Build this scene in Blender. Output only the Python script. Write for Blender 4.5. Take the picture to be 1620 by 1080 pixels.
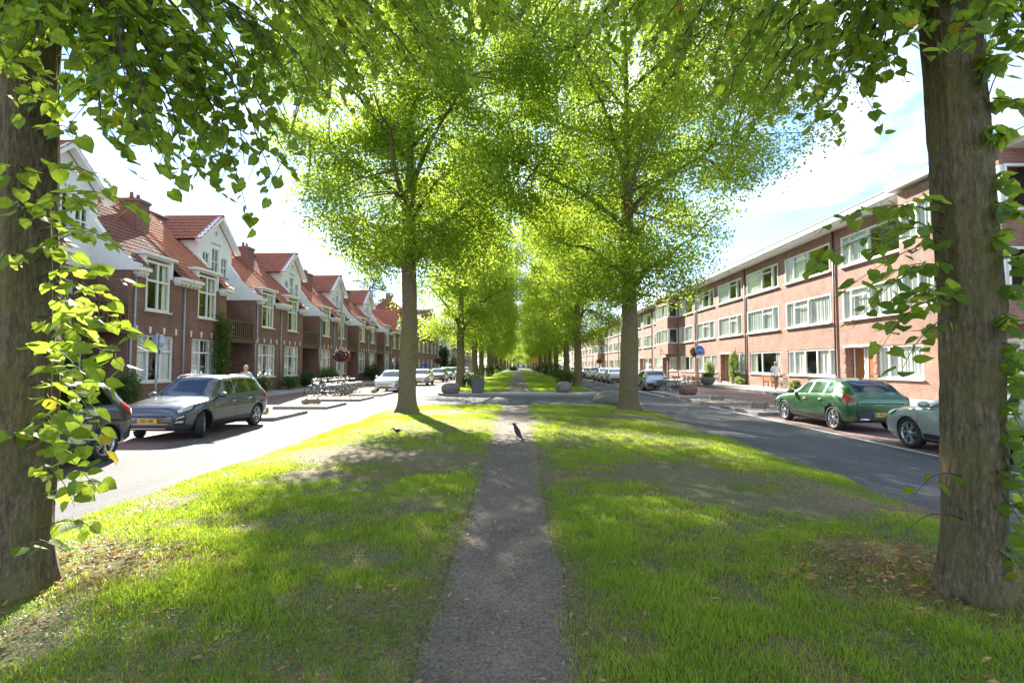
import bpy, bmesh, math, random
import numpy as np
from mathutils import Vector, Matrix
random.seed(7)
rng = np.random.default_rng(11)
R = math.radians
sc = bpy.context.scene
for o in list(bpy.data.objects):
    bpy.data.objects.remove(o)
col = sc.collection

# ------------------------------------------------------------------ camera
CAMH = 1.85
F = 810.0          # focal length in pixels of the 1620 px wide photograph (18 mm on 36 mm)
VX, VY = 820.0, 577.0   # vanishing point of the street
cam = bpy.data.cameras.new('camera')
cam.lens = 18.0
cam.sensor_width = 36.0
cam.clip_start = 0.05
cam.clip_end = 3000
camo = bpy.data.objects.new('camera', cam)
camo.location = (0, 0, CAMH)
camo.rotation_euler = (R(90) + math.atan(37 / F), 0, math.atan(10 / F))
col.objects.link(camo)
sc.camera = camo

# ------------------------------------------------------------------ sky, sun, exposure
SUN_AZ = R(-21.5)       # left of the street axis (+Y)
SUN_EL = R(31)
w = bpy.data.worlds.new('World')
sc.world = w
w.use_nodes = True
nt = w.node_tree
nt.nodes.clear()
wo = nt.nodes.new('ShaderNodeOutputWorld')
bg = nt.nodes.new('ShaderNodeBackground')
sky = nt.nodes.new('ShaderNodeTexSky')
sky.sky_type = 'NISHITA'
sky.sun_disc = False
sky.sun_elevation = SUN_EL
sky.sun_rotation = SUN_AZ
sky.altitude = 3500
sky.air_density = 0.85
sky.dust_density = 0.6
sky.ozone_density = 1.6
# thin high cloud over the whole dome: the same veil everywhere, broken by noise
tc = nt.nodes.new('ShaderNodeTexCoord')
mp = nt.nodes.new('ShaderNodeMapping')
mp.inputs['Scale'].default_value = (1.3, 1.0, 3.4)
mp.inputs['Location'].default_value = (3.1, 0.0, 0.0)
mp.inputs['Rotation'].default_value = (0, R(16), R(20))
n1 = nt.nodes.new('ShaderNodeTexNoise')
n1.inputs['Scale'].default_value = 2.3
n1.inputs['Detail'].default_value = 7
n1.inputs['Roughness'].default_value = 0.55
n1.inputs['Distortion'].default_value = 0.35
cr = nt.nodes.new('ShaderNodeValToRGB')
cr.color_ramp.elements[0].position = 0.44
cr.color_ramp.elements[0].color = (0, 0, 0, 1)
cr.color_ramp.elements[1].position = 0.70
cr.color_ramp.elements[1].color = (0.95, 0.95, 0.95, 1)
mixc = nt.nodes.new('ShaderNodeMix')
mixc.data_type = 'RGBA'
mixc.inputs[7].default_value = (4.8, 4.8, 4.8, 1)
nt.links.new(tc.outputs['Generated'], mp.inputs['Vector'])
nt.links.new(mp.outputs['Vector'], n1.inputs['Vector'])
nt.links.new(n1.outputs['Fac'], cr.inputs['Fac'])
nt.links.new(cr.outputs['Color'], mixc.inputs[0])
nt.links.new(sky.outputs['Color'], mixc.inputs[6])
nt.links.new(mixc.outputs[2], bg.inputs['Color'])
bg.inputs['Strength'].default_value = 0.080
nt.links.new(bg.outputs[0], wo.inputs['Surface'])

sl = bpy.data.lights.new('sun', 'SUN')
sl.energy = 3.5
sl.angle = R(0.55)
sl.color = (1.0, 0.93, 0.80)
so = bpy.data.objects.new('sun', sl)
sdir = Vector((math.sin(SUN_AZ) * math.cos(SUN_EL), math.cos(SUN_AZ) * math.cos(SUN_EL), math.sin(SUN_EL)))
so.rotation_euler = (-sdir).to_track_quat('-Z', 'Y').to_euler()
so.location = (-20, 30, 40)
col.objects.link(so)

sc.view_settings.view_transform = 'Standard'
sc.view_settings.look = 'None'
sc.view_settings.exposure = 2.7
sc.view_settings.gamma = 1.0
sc.view_settings.use_curve_mapping = False
sc.render.engine = 'CYCLES'
cy = sc.cycles
cy.max_bounces = 9
cy.diffuse_bounces = 4
cy.glossy_bounces = 3
cy.transmission_bounces = 6
cy.transparent_max_bounces = 10
cy.use_denoising = True
cy.denoiser = 'OPENIMAGEDENOISE'
cy.denoising_input_passes = 'RGB_ALBEDO_NORMAL'
cy.denoising_prefilter = 'ACCURATE'
cy.sample_clamp_indirect = 6.0
cy.caustics_reflective = False
cy.caustics_refractive = False

# ------------------------------------------------------------------ materials
M = {}
def _mat(name):
    m = bpy.data.materials.new(name)
    m.use_nodes = True
    M[name] = m
    nt = m.node_tree
    return m, nt, nt.nodes['Principled BSDF'], nt.nodes['Material Output']
def _noise(nt, scale, detail=4, rough=.55, coord='Object', vec=None):
    t = nt.nodes.new('ShaderNodeTexNoise')
    t.inputs['Scale'].default_value = scale
    t.inputs['Detail'].default_value = detail
    t.inputs['Roughness'].default_value = rough
    if vec is None:
        c = nt.nodes.new('ShaderNodeTexCoord')
        vec = c.outputs[coord]
    nt.links.new(vec, t.inputs['Vector'])
    return t
def _ramp(nt, fac, stops):
    r = nt.nodes.new('ShaderNodeValToRGB')
    e = r.color_ramp.elements
    while len(e) < len(stops):
        e.new(0.5)
    for i, (p, c) in enumerate(stops):
        e[i].position = p
        e[i].color = (c[0], c[1], c[2], 1)
    nt.links.new(fac, r.inputs['Fac'])
    return r
def _mix(nt, fac, a, b, blend='MIX'):
    m = nt.nodes.new('ShaderNodeMix')
    m.data_type = 'RGBA'
    m.blend_type = blend
    for sock, v in ((m.inputs[0], fac), (m.inputs[6], a), (m.inputs[7], b)):
        if hasattr(v, 'is_linked') or hasattr(v, 'links'):
            nt.links.new(v, sock)
        elif isinstance(v, (int, float)):
            sock.default_value = v
        else:
            sock.default_value = (v[0], v[1], v[2], 1)
    return m.outputs[2]
def _bump(nt, h, b, strength=.4, dist=.01):
    bp = nt.nodes.new('ShaderNodeBump')
    bp.inputs['Strength'].default_value = strength
    bp.inputs['Distance'].default_value = dist
    nt.links.new(h, bp.inputs['Height'])
    nt.links.new(bp.outputs[0], b.inputs['Normal'])
def _scale(c, k):
    return tuple(min(1, v * k) for v in c)

def plain(name, c, rough=.6, metal=0., var=.18, vs=6., bump=0., bs=60., spec=.5):
    m, nt, b, o = _mat(name)
    b.inputs['Roughness'].default_value = rough
    b.inputs['Metallic'].default_value = metal
    b.inputs['Specular IOR Level'].default_value = spec
    n = _noise(nt, vs, 5, .6)
    r = _ramp(nt, n.outputs['Fac'], [(.25, _scale(c, 1 - var)), (.75, _scale(c, 1 + var))])
    nt.links.new(r.outputs[0], b.inputs['Base Color'])
    if bump:
        n2 = _noise(nt, bs, 4, .6)
        _bump(nt, n2.outputs['Fac'], b, bump, .01)
    return m

def wallvec(nt):
    c = nt.nodes.new('ShaderNodeTexCoord')
    s = nt.nodes.new('ShaderNodeSeparateXYZ')
    nt.links.new(c.outputs['Object'], s.inputs[0])
    a = nt.nodes.new('ShaderNodeMath')
    a.operation = 'ADD'
    nt.links.new(s.outputs[0], a.inputs[0])
    nt.links.new(s.outputs[1], a.inputs[1])
    k = nt.nodes.new('ShaderNodeCombineXYZ')
    nt.links.new(a.outputs[0], k.inputs[0])
    nt.links.new(s.outputs[2], k.inputs[1])
    return c, k.outputs[0]
def brick(name, c1, c2, mortar, bw=.22, bh=.066, ms=.009, flat=False, rough=.85, stain=.25, bstr=.35):
    m, nt, b, o = _mat(name)
    if flat:
        c = nt.nodes.new('ShaderNodeTexCoord')
        vec = c.outputs['Object']
    else:
        c, vec = wallvec(nt)
    t = nt.nodes.new('ShaderNodeTexBrick')
    t.inputs['Scale'].default_value = 1
    t.inputs['Brick Width'].default_value = bw
    t.inputs['Row Height'].default_value = bh
    t.inputs['Mortar Size'].default_value = ms
    t.inputs['Mortar Smooth'].default_value = .2
    t.inputs['Bias'].default_value = 0
    t.inputs['Color1'].default_value = (*c1, 1)
    t.inputs['Color2'].default_value = (*c2, 1)
    t.inputs['Mortar'].default_value = (*mortar, 1)
    nt.links.new(vec, t.inputs['Vector'])
    n = _noise(nt, .9, 5, .6, vec=c.outputs['Object'])
    r = _ramp(nt, n.outputs['Fac'], [(.3, (1 - stain,) * 3), (.7, (1 + stain * .6,) * 3)])
    n3 = _noise(nt, 13, 3, .6, vec=c.outputs['Object'])
    r3 = _ramp(nt, n3.outputs['Fac'], [(.3, (.8,) * 3), (.7, (1.15,) * 3)])
    x = _mix(nt, 1.0, t.outputs['Color'], r.outputs[0], 'MULTIPLY')
    x = _mix(nt, 1.0, x, r3.outputs[0], 'MULTIPLY')
    nt.links.new(x, b.inputs['Base Color'])
    b.inputs['Roughness'].default_value = rough
    inv = nt.nodes.new('ShaderNodeMath')
    inv.operation = 'SUBTRACT'
    inv.inputs[0].default_value = 1
    nt.links.new(t.outputs['Fac'], inv.inputs[1])
    _bump(nt, inv.outputs[0], b, bstr, .008)
    return m

brick('brick_brown', (.25, .105, .072), (.165, .072, .055), (.27, .21, .17))
brick('brick_brown_b', (.235, .10, .068), (.155, .068, .052), (.24, .19, .16))
brick('brick_orange', (.345, .165, .118), (.25, .11, .078), (.37, .30, .25), stain=.3)
brick('brick_dark', (.16, .075, .055), (.11, .055, .045), (.2, .16, .14))
brick('brick_far', (.27, .13, .10), (.2, .095, .075), (.3, .24, .2))
brick('paving_red', (.27, .16, .135), (.20, .125, .11), (.13, .11, .10), bw=.2, bh=.07, ms=.006, flat=True, stain=.3, bstr=.2)
brick('paving_grey', (.40, .38, .35), (.34, .32, .30), (.20, .19, .17), bw=.3, bh=.3, ms=.008, flat=True, stain=.3, bstr=.2)
plain('plaster_white', (.80, .80, .78), .7, var=.06, vs=3, bump=.05)
plain('paint_white', (.80, .80, .77), .35, var=.04, vs=5)
plain('stone_white', (.74, .72, .68), .7, var=.1)
plain('clay_red', (.36, .135, .08), .85, var=.28, vs=4, bump=.2, bs=40)
plain('clay_orange', (.44, .17, .09), .85, var=.25, vs=4, bump=.2, bs=40)
plain('clay_brown', (.20, .085, .06), .8, var=.3, vs=4, bump=.2, bs=40)
plain('lead', (.30, .33, .37), .5, .3, var=.2)
plain('zinc', (.34, .37, .40), .45, .35, var=.15)
plain('wood_dark', (.075, .045, .032), .5, var=.3, vs=9)
plain('wood_door', (.32, .12, .045), .4, var=.25, vs=7)
plain('door_orange', (.45, .17, .03), .4, var=.1)
plain('door_navy', (.02, .028, .07), .3, var=.1)
plain('door_black', (.015, .015, .017), .3, var=.1)
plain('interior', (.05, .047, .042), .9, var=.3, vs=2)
plain('curtain', (.84, .83, .79), .9, var=.08, vs=3)
plain('blind', (.78, .80, .79), .8, var=.05, vs=3)
plain('steel_grey', (.33, .36, .39), .4, .5, var=.12)
plain('steel_dark', (.045, .05, .055), .45, .4, var=.2)
plain('chrome', (.75, .75, .76), .16, 1., var=.03)
plain('rubber', (.022, .022, .024), .75, var=.25, vs=20)
plain('plastic_black', (.018, .018, .02), .4, var=.15)
plain('arch_black', (.006, .006, .006), .9, var=.1)
plain('rim_silver', (.55, .56, .58), .28, .85, var=.06)
plain('plate_yellow', (.85, .47, .02), .45, var=.03)
plain('plate_blue', (.02, .06, .5), .4, var=.03)
plain('ink', (.02, .018, .015), .6, var=.1)
plain('lamp_red', (.42, .015, .02), .18, var=.05)
plain('lamp_clear', (.62, .65, .68), .12, .4, var=.06)
plain('sign_blue', (.012, .12, .55), .4, var=.05)
plain('sign_white', (.82, .82, .80), .5, var=.03)
plain('sign_yellow', (.88, .48, .01), .5, var=.04)
plain('skin', (.50, .29, .20), .5, var=.08)
plain('cloth_white', (.78, .79, .82), .85, var=.06)
plain('cloth_khaki', (.30, .20, .11), .85, var=.12)
plain('cloth_grey', (.42, .36, .33), .85, var=.15)
plain('cloth_dark', (.05, .05, .06), .85, var=.2)
plain('hair_grey', (.50, .46, .40), .8, var=.2, vs=40)
plain('hair_dark', (.05, .035, .025), .7, var=.3, vs=40)
plain('feather', (.012, .012, .016), .42, var=.4, vs=30)
plain('feather_grey', (.09, .09, .10), .6, var=.3, vs=30)
plain('beak', (.03, .03, .03), .4, var=.1)
plain('wood_grey', (.24, .20, .14), .9, var=.35, vs=12, bump=.5, bs=30)
plain('pot_green', (.10, .14, .12), .6, var=.25, vs=5, bump=.1)
plain('granite_grey', (.17, .15, .13), .8, var=.38, vs=14, bump=.6, bs=22)
plain('granite_red', (.19, .09, .07), .75, var=.35, vs=11, bump=.6, bs=22)
plain('granite_pale', (.19, .165, .135), .85, var=.3, vs=16, bump=.6, bs=22)
plain('slate_block', (.11, .115, .11), .8, var=.25, vs=9, bump=.5, bs=24)
plain('kerb_stone', (.25, .235, .22), .85, var=.22, vs=5, bump=.3, bs=40)
plain('line_white', (.62, .62, .60), .7, var=.22, vs=9)
plain('crate_orange', (.40, .18, .06), .7, var=.2)
plain('flower_pink', (.50, .12, .22), .7, var=.35, vs=30)
plain('flower_orange', (.65, .22, .04), .7, var=.35, vs=30)
plain('flower_yellow', (.75, .62, .20), .7, var=.3, vs=30)
plain('dark_far', (.03, .035, .035), .8, var=.2)
plain('lamp_globe', (.75, .76, .76), .25, var=.03)

# car paints: base with a clear coat
def paint(name, c, metal=.55, rough=.32):
    m, nt, b, o = _mat(name)
    b.inputs['Base Color'].default_value = (*c, 1)
    b.inputs['Metallic'].default_value = metal
    b.inputs['Roughness'].default_value = rough
    b.inputs['Coat Weight'].default_value = .9
    b.inputs['Coat Roughness'].default_value = .04
    n = _noise(nt, 3, 4, .6)
    r = _ramp(nt, n.outputs['Fac'], [(.3, (rough * .85,) * 3), (.75, (rough * 1.25,) * 3)])
    nt.links.new(r.outputs[0], b.inputs['Roughness'])
paint('paint_slate', (.085, .10, .115))
paint('paint_navy', (.028, .036, .055))
paint('paint_green', (.045, .13, .058))
paint('paint_sage', (.36, .41, .39), .45)
paint('paint_pearl', (.72, .73, .73), .1)
paint('paint_silver', (.50, .54, .58), .6)
paint('paint_black', (.02, .022, .026), .3)
paint('paint_graphite', (.11, .115, .12))
paint('bike_black', (.018, .018, .02), .2)
paint('bike_blue', (.04, .10, .22), .2)
paint('bike_green', (.22, .33, .16), .1)
paint('bike_cream', (.60, .57, .48), .1)
paint('bike_red', (.30, .03, .03), .1)

def glass(name, tint, refl=1.0):
    m, nt, b, o = _mat(name)
    nt.nodes.remove(b)
    tr = nt.nodes.new('ShaderNodeBsdfTransparent')
    tr.inputs[0].default_value = (*tint, 1)
    gl = nt.nodes.new('ShaderNodeBsdfGlossy')
    gl.inputs['Roughness'].default_value = .015
    gl.inputs['Color'].default_value = (.95, .97, 1, 1)
    lw = nt.nodes.new('ShaderNodeLayerWeight')      # the same from both sides, so daylight enters the room
    lw.inputs['Blend'].default_value = .5
    pw = nt.nodes.new('ShaderNodeMath')
    pw.operation = 'POWER'
    pw.inputs[1].default_value = 4.0
    nt.links.new(lw.outputs['Facing'], pw.inputs[0])
    fr = nt.nodes.new('ShaderNodeMath')
    fr.operation = 'MULTIPLY_ADD'
    fr.inputs[1].default_value = .82
    fr.inputs[2].default_value = .07
    nt.links.new(pw.outputs[0], fr.inputs[0])
    n = _noise(nt, 1.4, 3, .5)
    bp = nt.nodes.new('ShaderNodeBump')
    bp.inputs['Strength'].default_value = .04
    bp.inputs['Distance'].default_value = .05
    nt.links.new(n.outputs['Fac'], bp.inputs['Height'])
    nt.links.new(bp.outputs[0], gl.inputs['Normal'])
    mx = nt.nodes.new('ShaderNodeMixShader')
    nt.links.new(fr.outputs[0], mx.inputs[0])
    nt.links.new(tr.outputs[0], mx.inputs[1])
    nt.links.new(gl.outputs[0], mx.inputs[2])
    nt.links.new(mx.outputs[0], o.inputs['Surface'])
glass('glass', (.90, .94, .93))
glass('car_glass', (.22, .25, .26))

# foliage: reflects a little, lets light through when it stands before the sun
def leafmat(name, lo, hi, tlo, thi, tw=.5, yellow=None, rough=.45, mottle=0.):
    m, nt, b, o = _mat(name)
    at = nt.nodes.new('ShaderNodeAttribute')
    at.attribute_name = 'rnd'
    st = [(0.0, lo), (.9, hi)]
    st2 = [(0.0, tlo), (.9, thi)]
    if yellow:
        st = [(0.0, lo), (.94, hi), (.97, yellow)]
        st2 = [(0.0, tlo), (.94, thi), (.97, _scale(yellow, 1.6))]
    r = _ramp(nt, at.outputs['Fac'], st)
    r2 = _ramp(nt, at.outputs['Fac'], st2)
    c1, c2 = r.outputs[0], r2.outputs[0]
    if mottle:
        n = _noise(nt, mottle, 4, .65)
        q = _ramp(nt, n.outputs['Fac'], [(.3, (.62, .66, .6)), (.72, (1.3, 1.22, 1.2))])
        c1 = _mix(nt, 1.0, c1, q.outputs[0], 'MULTIPLY'); c2 = _mix(nt, 1.0, c2, q.outputs[0], 'MULTIPLY')
        _bump(nt, n.outputs['Fac'], b, .5, .01)
    nt.links.new(c1, b.inputs['Base Color'])
    b.inputs['Roughness'].default_value = rough
    b.inputs['Specular IOR Level'].default_value = .35
    tl = nt.nodes.new('ShaderNodeBsdfTranslucent')
    nt.links.new(c2, tl.inputs['Color'])
    mx = nt.nodes.new('ShaderNodeMixShader')
    mx.inputs[0].default_value = tw
    nt.links.new(b.outputs[0], mx.inputs[1])
    nt.links.new(tl.outputs[0], mx.inputs[2])
    nt.links.new(mx.outputs[0], o.inputs['Surface'])
leafmat('leaf', (.065, .135, .018), (.125, .215, .03), (.34, .50, .03), (.60, .74, .07), .60, (.38, .30, .03))
leafmat('leaf_near', (.065, .135, .018), (.125, .215, .03), (.34, .50, .03), (.60, .74, .07), .60, (.38, .30, .03), mottle=38.)
leafmat('leaf_shoot', (.065, .14, .02), (.13, .225, .032), (.36, .54, .04), (.62, .76, .08), .58, (.45, .36, .03), mottle=3.)
leafmat('leaf_shrub', (.04, .085, .02), (.09, .15, .035), (.16, .28, .03), (.28, .40, .06), .35)
leafmat('leaf_dark', (.025, .055, .02), (.05, .09, .03), (.10, .18, .03), (.16, .26, .05), .3)
leafmat('grass', (.13, .215, .02), (.29, .39, .045), (.38, .58, .024), (.64, .78, .05), .5, (.36, .29, .10), .5)
leafmat('clover', (.07, .14, .035), (.13, .22, .06), (.26, .42, .04), (.40, .54, .08), .4)
leafmat('litter', (.22, .10, .04), (.46, .30, .13), (.40, .20, .06), (.62, .42, .16), .25)

# bark: ridged, moss on one side of it, pale lichen flecks
def barkmat():
    m, nt, b, o = _mat('bark')
    c = nt.nodes.new('ShaderNodeTexCoord')
    mp = nt.nodes.new('ShaderNodeMapping')
    mp.inputs['Scale'].default_value = (13, 13, 3.2)
    nt.links.new(c.outputs['Object'], mp.inputs['Vector'])
    n = _noise(nt, 3.6, 10, .74, vec=mp.outputs[0])
    r = _ramp(nt, n.outputs['Fac'], [(.34, (.045, .030, .017)), (.52, (.185, .135, .078)), (.70, (.38, .30, .19))])
    n2 = _noise(nt, 2.2, 6, .65, vec=c.outputs['Object'])
    r2 = _ramp(nt, n2.outputs['Fac'], [(.42, (0, 0, 0)), (.66, (.8, .8, .8))])
    moss = _mix(nt, r2.outputs[0], r.outputs[0], (.19, .165, .03))
    v = nt.nodes.new('ShaderNodeTexVoronoi')
    v.inputs['Scale'].default_value = 42
    nt.links.new(c.outputs['Object'], v.inputs['Vector'])
    r3 = _ramp(nt, v.outputs['Distance'], [(.13, (1, 1, 1)), (.2, (0, 0, 0))])
    n3 = _noise(nt, 6, 4, .6, vec=c.outputs['Object'])
    r4 = _ramp(nt, n3.outputs['Fac'], [(.50, (0, 0, 0)), (.62, (.75, .75, .75))])
    f = _mix(nt, 1.0, r3.outputs[0], r4.outputs[0], 'MULTIPLY')
    x = _mix(nt, f, moss, (.34, .35, .29))
    nt.links.new(x, b.inputs['Base Color'])
    b.inputs['Roughness'].default_value = .9
    _bump(nt, n.outputs['Fac'], b, 1.0, .05)
barkmat()
plain('twig', (.05, .035, .022), .8, var=.3, vs=12)

# ground stuffs
def groundmats():
    m, nt, b, o = _mat('soil')
    c = nt.nodes.new('ShaderNodeTexCoord')
    n = _noise(nt, .55, 6, .62, vec=c.outputs['Object'])
    n2 = _noise(nt, 26, 5, .7, vec=c.outputs['Object'])
    r = _ramp(nt, n2.outputs['Fac'], [(.3, (.08, .055, .033)), (.52, (.17, .12, .072)), (.75, (.32, .24, .145))])
    r1 = _ramp(nt, n2.outputs['Fac'], [(.3, (.065, .085, .02)), (.7, (.14, .17, .045))])
    r2 = _ramp(nt, n.outputs['Fac'], [(.40, (0, 0, 0)), (.58, (.75, .75, .75))])
    x = _mix(nt, r2.outputs[0], r.outputs[0], r1.outputs[0])
    nt.links.new(x, b.inputs['Base Color'])
    b.inputs['Roughness'].default_value = .95
    _bump(nt, n2.outputs['Fac'], b, .8, .03)
    m, nt, b, o = _mat('gravel')
    c = nt.nodes.new('ShaderNodeTexCoord')
    v = nt.nodes.new('ShaderNodeTexVoronoi')
    v.inputs['Scale'].default_value = 75
    nt.links.new(c.outputs['Object'], v.inputs['Vector'])
    n = _noise(nt, 1.6, 6, .65, vec=c.outputs['Object'])
    n2 = _noise(nt, 90, 3, .7, vec=c.outputs['Object'])
    r = _ramp(nt, v.outputs['Color'], [(.1, (.088, .072, .058)), (.9, (.225, .186, .152))])
    r2 = _ramp(nt, n.outputs['Fac'], [(.3, (.72, .72, .74)), (.7, (1.25, 1.2, 1.12))])
    x = _mix(nt, 1.0, r.outputs[0], r2.outputs[0], 'MULTIPLY')
    nt.links.new(x, b.inputs['Base Color'])
    b.inputs['Roughness'].default_value = .9
    h = nt.nodes.new('ShaderNodeMath')
    h.operation = 'ADD'
    nt.links.new(v.outputs['Distance'], h.inputs[0])
    nt.links.new(n2.outputs['Fac'], h.inputs[1])
    _bump(nt, h.outputs[0], b, .7, .012)
    m, nt, b, o = _mat('asphalt')
    c = nt.nodes.new('ShaderNodeTexCoord')
    v = nt.nodes.new('ShaderNodeTexVoronoi')
    v.inputs['Scale'].default_value = 60
    nt.links.new(c.outputs['Object'], v.inputs['Vector'])
    mp = nt.nodes.new('ShaderNodeMapping')
    mp.inputs['Scale'].default_value = (1.2, .12, 1)
    nt.links.new(c.outputs['Object'], mp.inputs['Vector'])
    n = _noise(nt, 1.1, 6, .6, vec=mp.outputs[0])
    r = _ramp(nt, v.outputs['Color'], [(.1, (.060, .061, .064)), (.9, (.125, .125, .128))])
    r2 = _ramp(nt, n.outputs['Fac'], [(.3, (.78,) * 3), (.7, (1.2,) * 3)])
    x = _mix(nt, 1.0, r.outputs[0], r2.outputs[0], 'MULTIPLY')
    nt.links.new(x, b.inputs['Base Color'])
    b.inputs['Roughness'].default_value = .85
    b.inputs['Specular IOR Level'].default_value = .25
    _bump(nt, v.outputs['Distance'], b, .35, .008)
groundmats()
# ------------------------------------------------------------------ mesh helpers
class MB:
    """collects simple shapes and links them as one mesh object"""
    def __init__(s):
        s.v = []; s.f = []; s.m = []; s.smooth = []
    def add(s, vs, fs, mi=0, sm=False):
        n = len(s.v)
        s.v.extend([tuple(p) for p in vs])
        for f in fs:
            s.f.append(tuple(i + n for i in f)); s.m.append(mi); s.smooth.append(sm)
        return s
    def box(s, x0, x1, y0, y1, z0, z1, mi=0):
        vs = [(x0,y0,z0),(x1,y0,z0),(x1,y1,z0),(x0,y1,z0),(x0,y0,z1),(x1,y0,z1),(x1,y1,z1),(x0,y1,z1)]
        return s.add(vs, [(0,3,2,1),(4,5,6,7),(0,1,5,4),(1,2,6,5),(2,3,7,6),(3,0,4,7)], mi)
    def prism(s, poly, axis, a, b, mi=0):
        """poly: points in the two other axes, extruded from a to b along axis"""
        def P(p, t):
            if axis == 0: return (t, p[0], p[1])
            if axis == 1: return (p[0], t, p[1])
            return (p[0], p[1], t)
        n = len(poly)
        vs = [P(p, a) for p in poly] + [P(p, b) for p in poly]
        fs = [tuple(range(n))[::-1], tuple(range(n, 2*n))] + [(i, (i+1) % n, n + (i+1) % n, n + i) for i in range(n)]
        return s.add(vs, fs, mi)
    def tube(s, pts, rad, seg=8, mi=0, cap=True, wob=0.):
        pts = [Vector(p) for p in pts]
        if not isinstance(rad, (list, tuple)): rad = [rad] * len(pts)
        vs = []; fs = []
        up = None
        for i, p in enumerate(pts):
            d = (pts[min(i+1, len(pts)-1)] - pts[max(i-1, 0)]).normalized()
            if up is None:
                up = Vector((0,0,1)) if abs(d.z) < .9 else Vector((1,0,0))
            a = d.cross(up)
            if a.length < 1e-6: a = d.orthogonal()
            a.normalize(); b = a.cross(d).normalized(); up = b
            for k in range(seg):
                t = 2*math.pi*k/seg
                r = rad[i] * (1 + (wob*random.uniform(-1,1) if wob else 0))
                vs.append(p + a*math.cos(t)*r + b*math.sin(t)*r)
        for i in range(len(pts)-1):
            for k in range(seg):
                k2 = (k+1) % seg
                fs.append((i*seg+k, (i+1)*seg+k, (i+1)*seg+k2, i*seg+k2))
        if cap:
            fs.append(tuple(range(seg))); fs.append(tuple(range((len(pts)-1)*seg, len(pts)*seg))[::-1])
        return s.add(vs, fs, mi, True)
    def bar(s, a, b, w, h=None, mi=0):
        """square bar from a to b"""
        h = h or w
        a, b = Vector(a), Vector(b); d = (b-a).normalized()
        up = Vector((0,0,1)) if abs(d.z) < .95 else Vector((1,0,0))
        x = d.cross(up).normalized() * w/2; y = x.cross(d).normalized() * h/2
        vs = [a-x-y, a+x-y, a+x+y, a-x+y, b-x-y, b+x-y, b+x+y, b-x+y]
        return s.add(vs, [(0,1,2,3),(7,6,5,4),(0,4,5,1),(1,5,6,2),(2,6,7,3),(3,7,4,0)], mi)
    def lathe(s, prof, seg=16, axis=2, c=(0,0,0), mi=0, sm=True):
        """prof: (radius, along) pairs"""
        vs = []
        for r, h in prof:
            for k in range(seg):
                t = 2*math.pi*k/seg; q = (r*math.cos(t), r*math.sin(t))
                p = [0,0,0]; o2 = [i for i in range(3) if i != axis]
                p[o2[0]] = q[0]; p[o2[1]] = q[1]; p[axis] = h
                vs.append((p[0]+c[0], p[1]+c[1], p[2]+c[2]))
        fs = []
        for i in range(len(prof)-1):
            for k in range(seg):
                k2 = (k+1) % seg
                fs.append((i*seg+k, i*seg+k2, (i+1)*seg+k2, (i+1)*seg+k))
        return s.add(vs, fs, mi, sm)
    def disc(s, c, r, axis=1, seg=24, mi=0):
        vs = []
        for k in range(seg):
            t = 2*math.pi*k/seg; q = [r*math.cos(t), r*math.sin(t)]; q.insert(axis, 0)
            vs.append((c[0]+q[0], c[1]+q[1], c[2]+q[2]))
        return s.add(vs, [tuple(range(seg))], mi)
    def ball(s, c, r, seg=10, rings=7, mi=0):
        c = Vector(c)
        if not isinstance(r, (tuple, list)): r = (r, r, r)
        vs = [(c.x, c.y, c.z - r[2])]
        for i in range(1, rings):
            ph = -math.pi/2 + math.pi*i/rings
            for k in range(seg):
                t = 2*math.pi*k/seg
                vs.append((c.x + r[0]*math.cos(ph)*math.cos(t), c.y + r[1]*math.cos(ph)*math.sin(t), c.z + r[2]*math.sin(ph)))
        vs.append((c.x, c.y, c.z + r[2]))
        fs = [(0, 1+(k+1) % seg, 1+k) for k in range(seg)]
        for i in range(rings-2):
            for k in range(seg):
                a = 1+i*seg; k2 = (k+1) % seg
                fs.append((a+k, a+k2, a+seg+k2, a+seg+k))
        a = 1+(rings-2)*seg; n = len(vs)-1
        fs += [(a+k, a+(k+1) % seg, n) for k in range(seg)]
        return s.add(vs, fs, mi, True)
    def mesh(s, name, mats):
        me = bpy.data.meshes.new(name)
        me.from_pydata(s.v, [], s.f)
        for m in (mats if isinstance(mats, (list, tuple)) else [mats]):
            me.materials.append(M[m] if isinstance(m, str) else m)
        me.polygons.foreach_set('material_index', s.m)
        me.polygons.foreach_set('use_smooth', s.smooth)
        me.update()
        return me
    def build(s, name, mats, parent=None, loc=None):
        return link(name, s.mesh(name, mats), parent, loc)

def link(name, me, parent=None, loc=None, rot=None):
    o = bpy.data.objects.new(name, me)
    col.objects.link(o)
    if parent is not None: o.parent = parent
    if loc is not None: o.location = loc
    if rot is not None: o.rotation_euler = rot
    return o
def tag(o, label=None, cat=None, group=None, kind=None):
    if label: o['label'] = label
    if cat: o['category'] = cat
    if group: o['group'] = group
    if kind: o['kind'] = kind
    return o
def thing(name, label, cat, loc=(0,0,0), rz=0, group=None):
    o = bpy.data.objects.new(name, None)
    o.empty_display_size = .2
    col.objects.link(o)
    o.location = loc; o.rotation_euler = (0, 0, rz)
    return tag(o, label, cat, group)
def struct(o):
    o['kind'] = 'structure'; return o
def kids(o):
    return [c for c in bpy.data.objects if c.parent == o]
def copy_tree(o, parent=None, _ch=None):
    if _ch is None:
        _ch = {}
        for c in bpy.data.objects:
            if c.parent: _ch.setdefault(c.parent.name, []).append(c)
    c = o.copy(); col.objects.link(c)
    if parent is not None: c.parent = parent
    for k in _ch.get(o.name, []): copy_tree(k, c, _ch)
    return c
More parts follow.
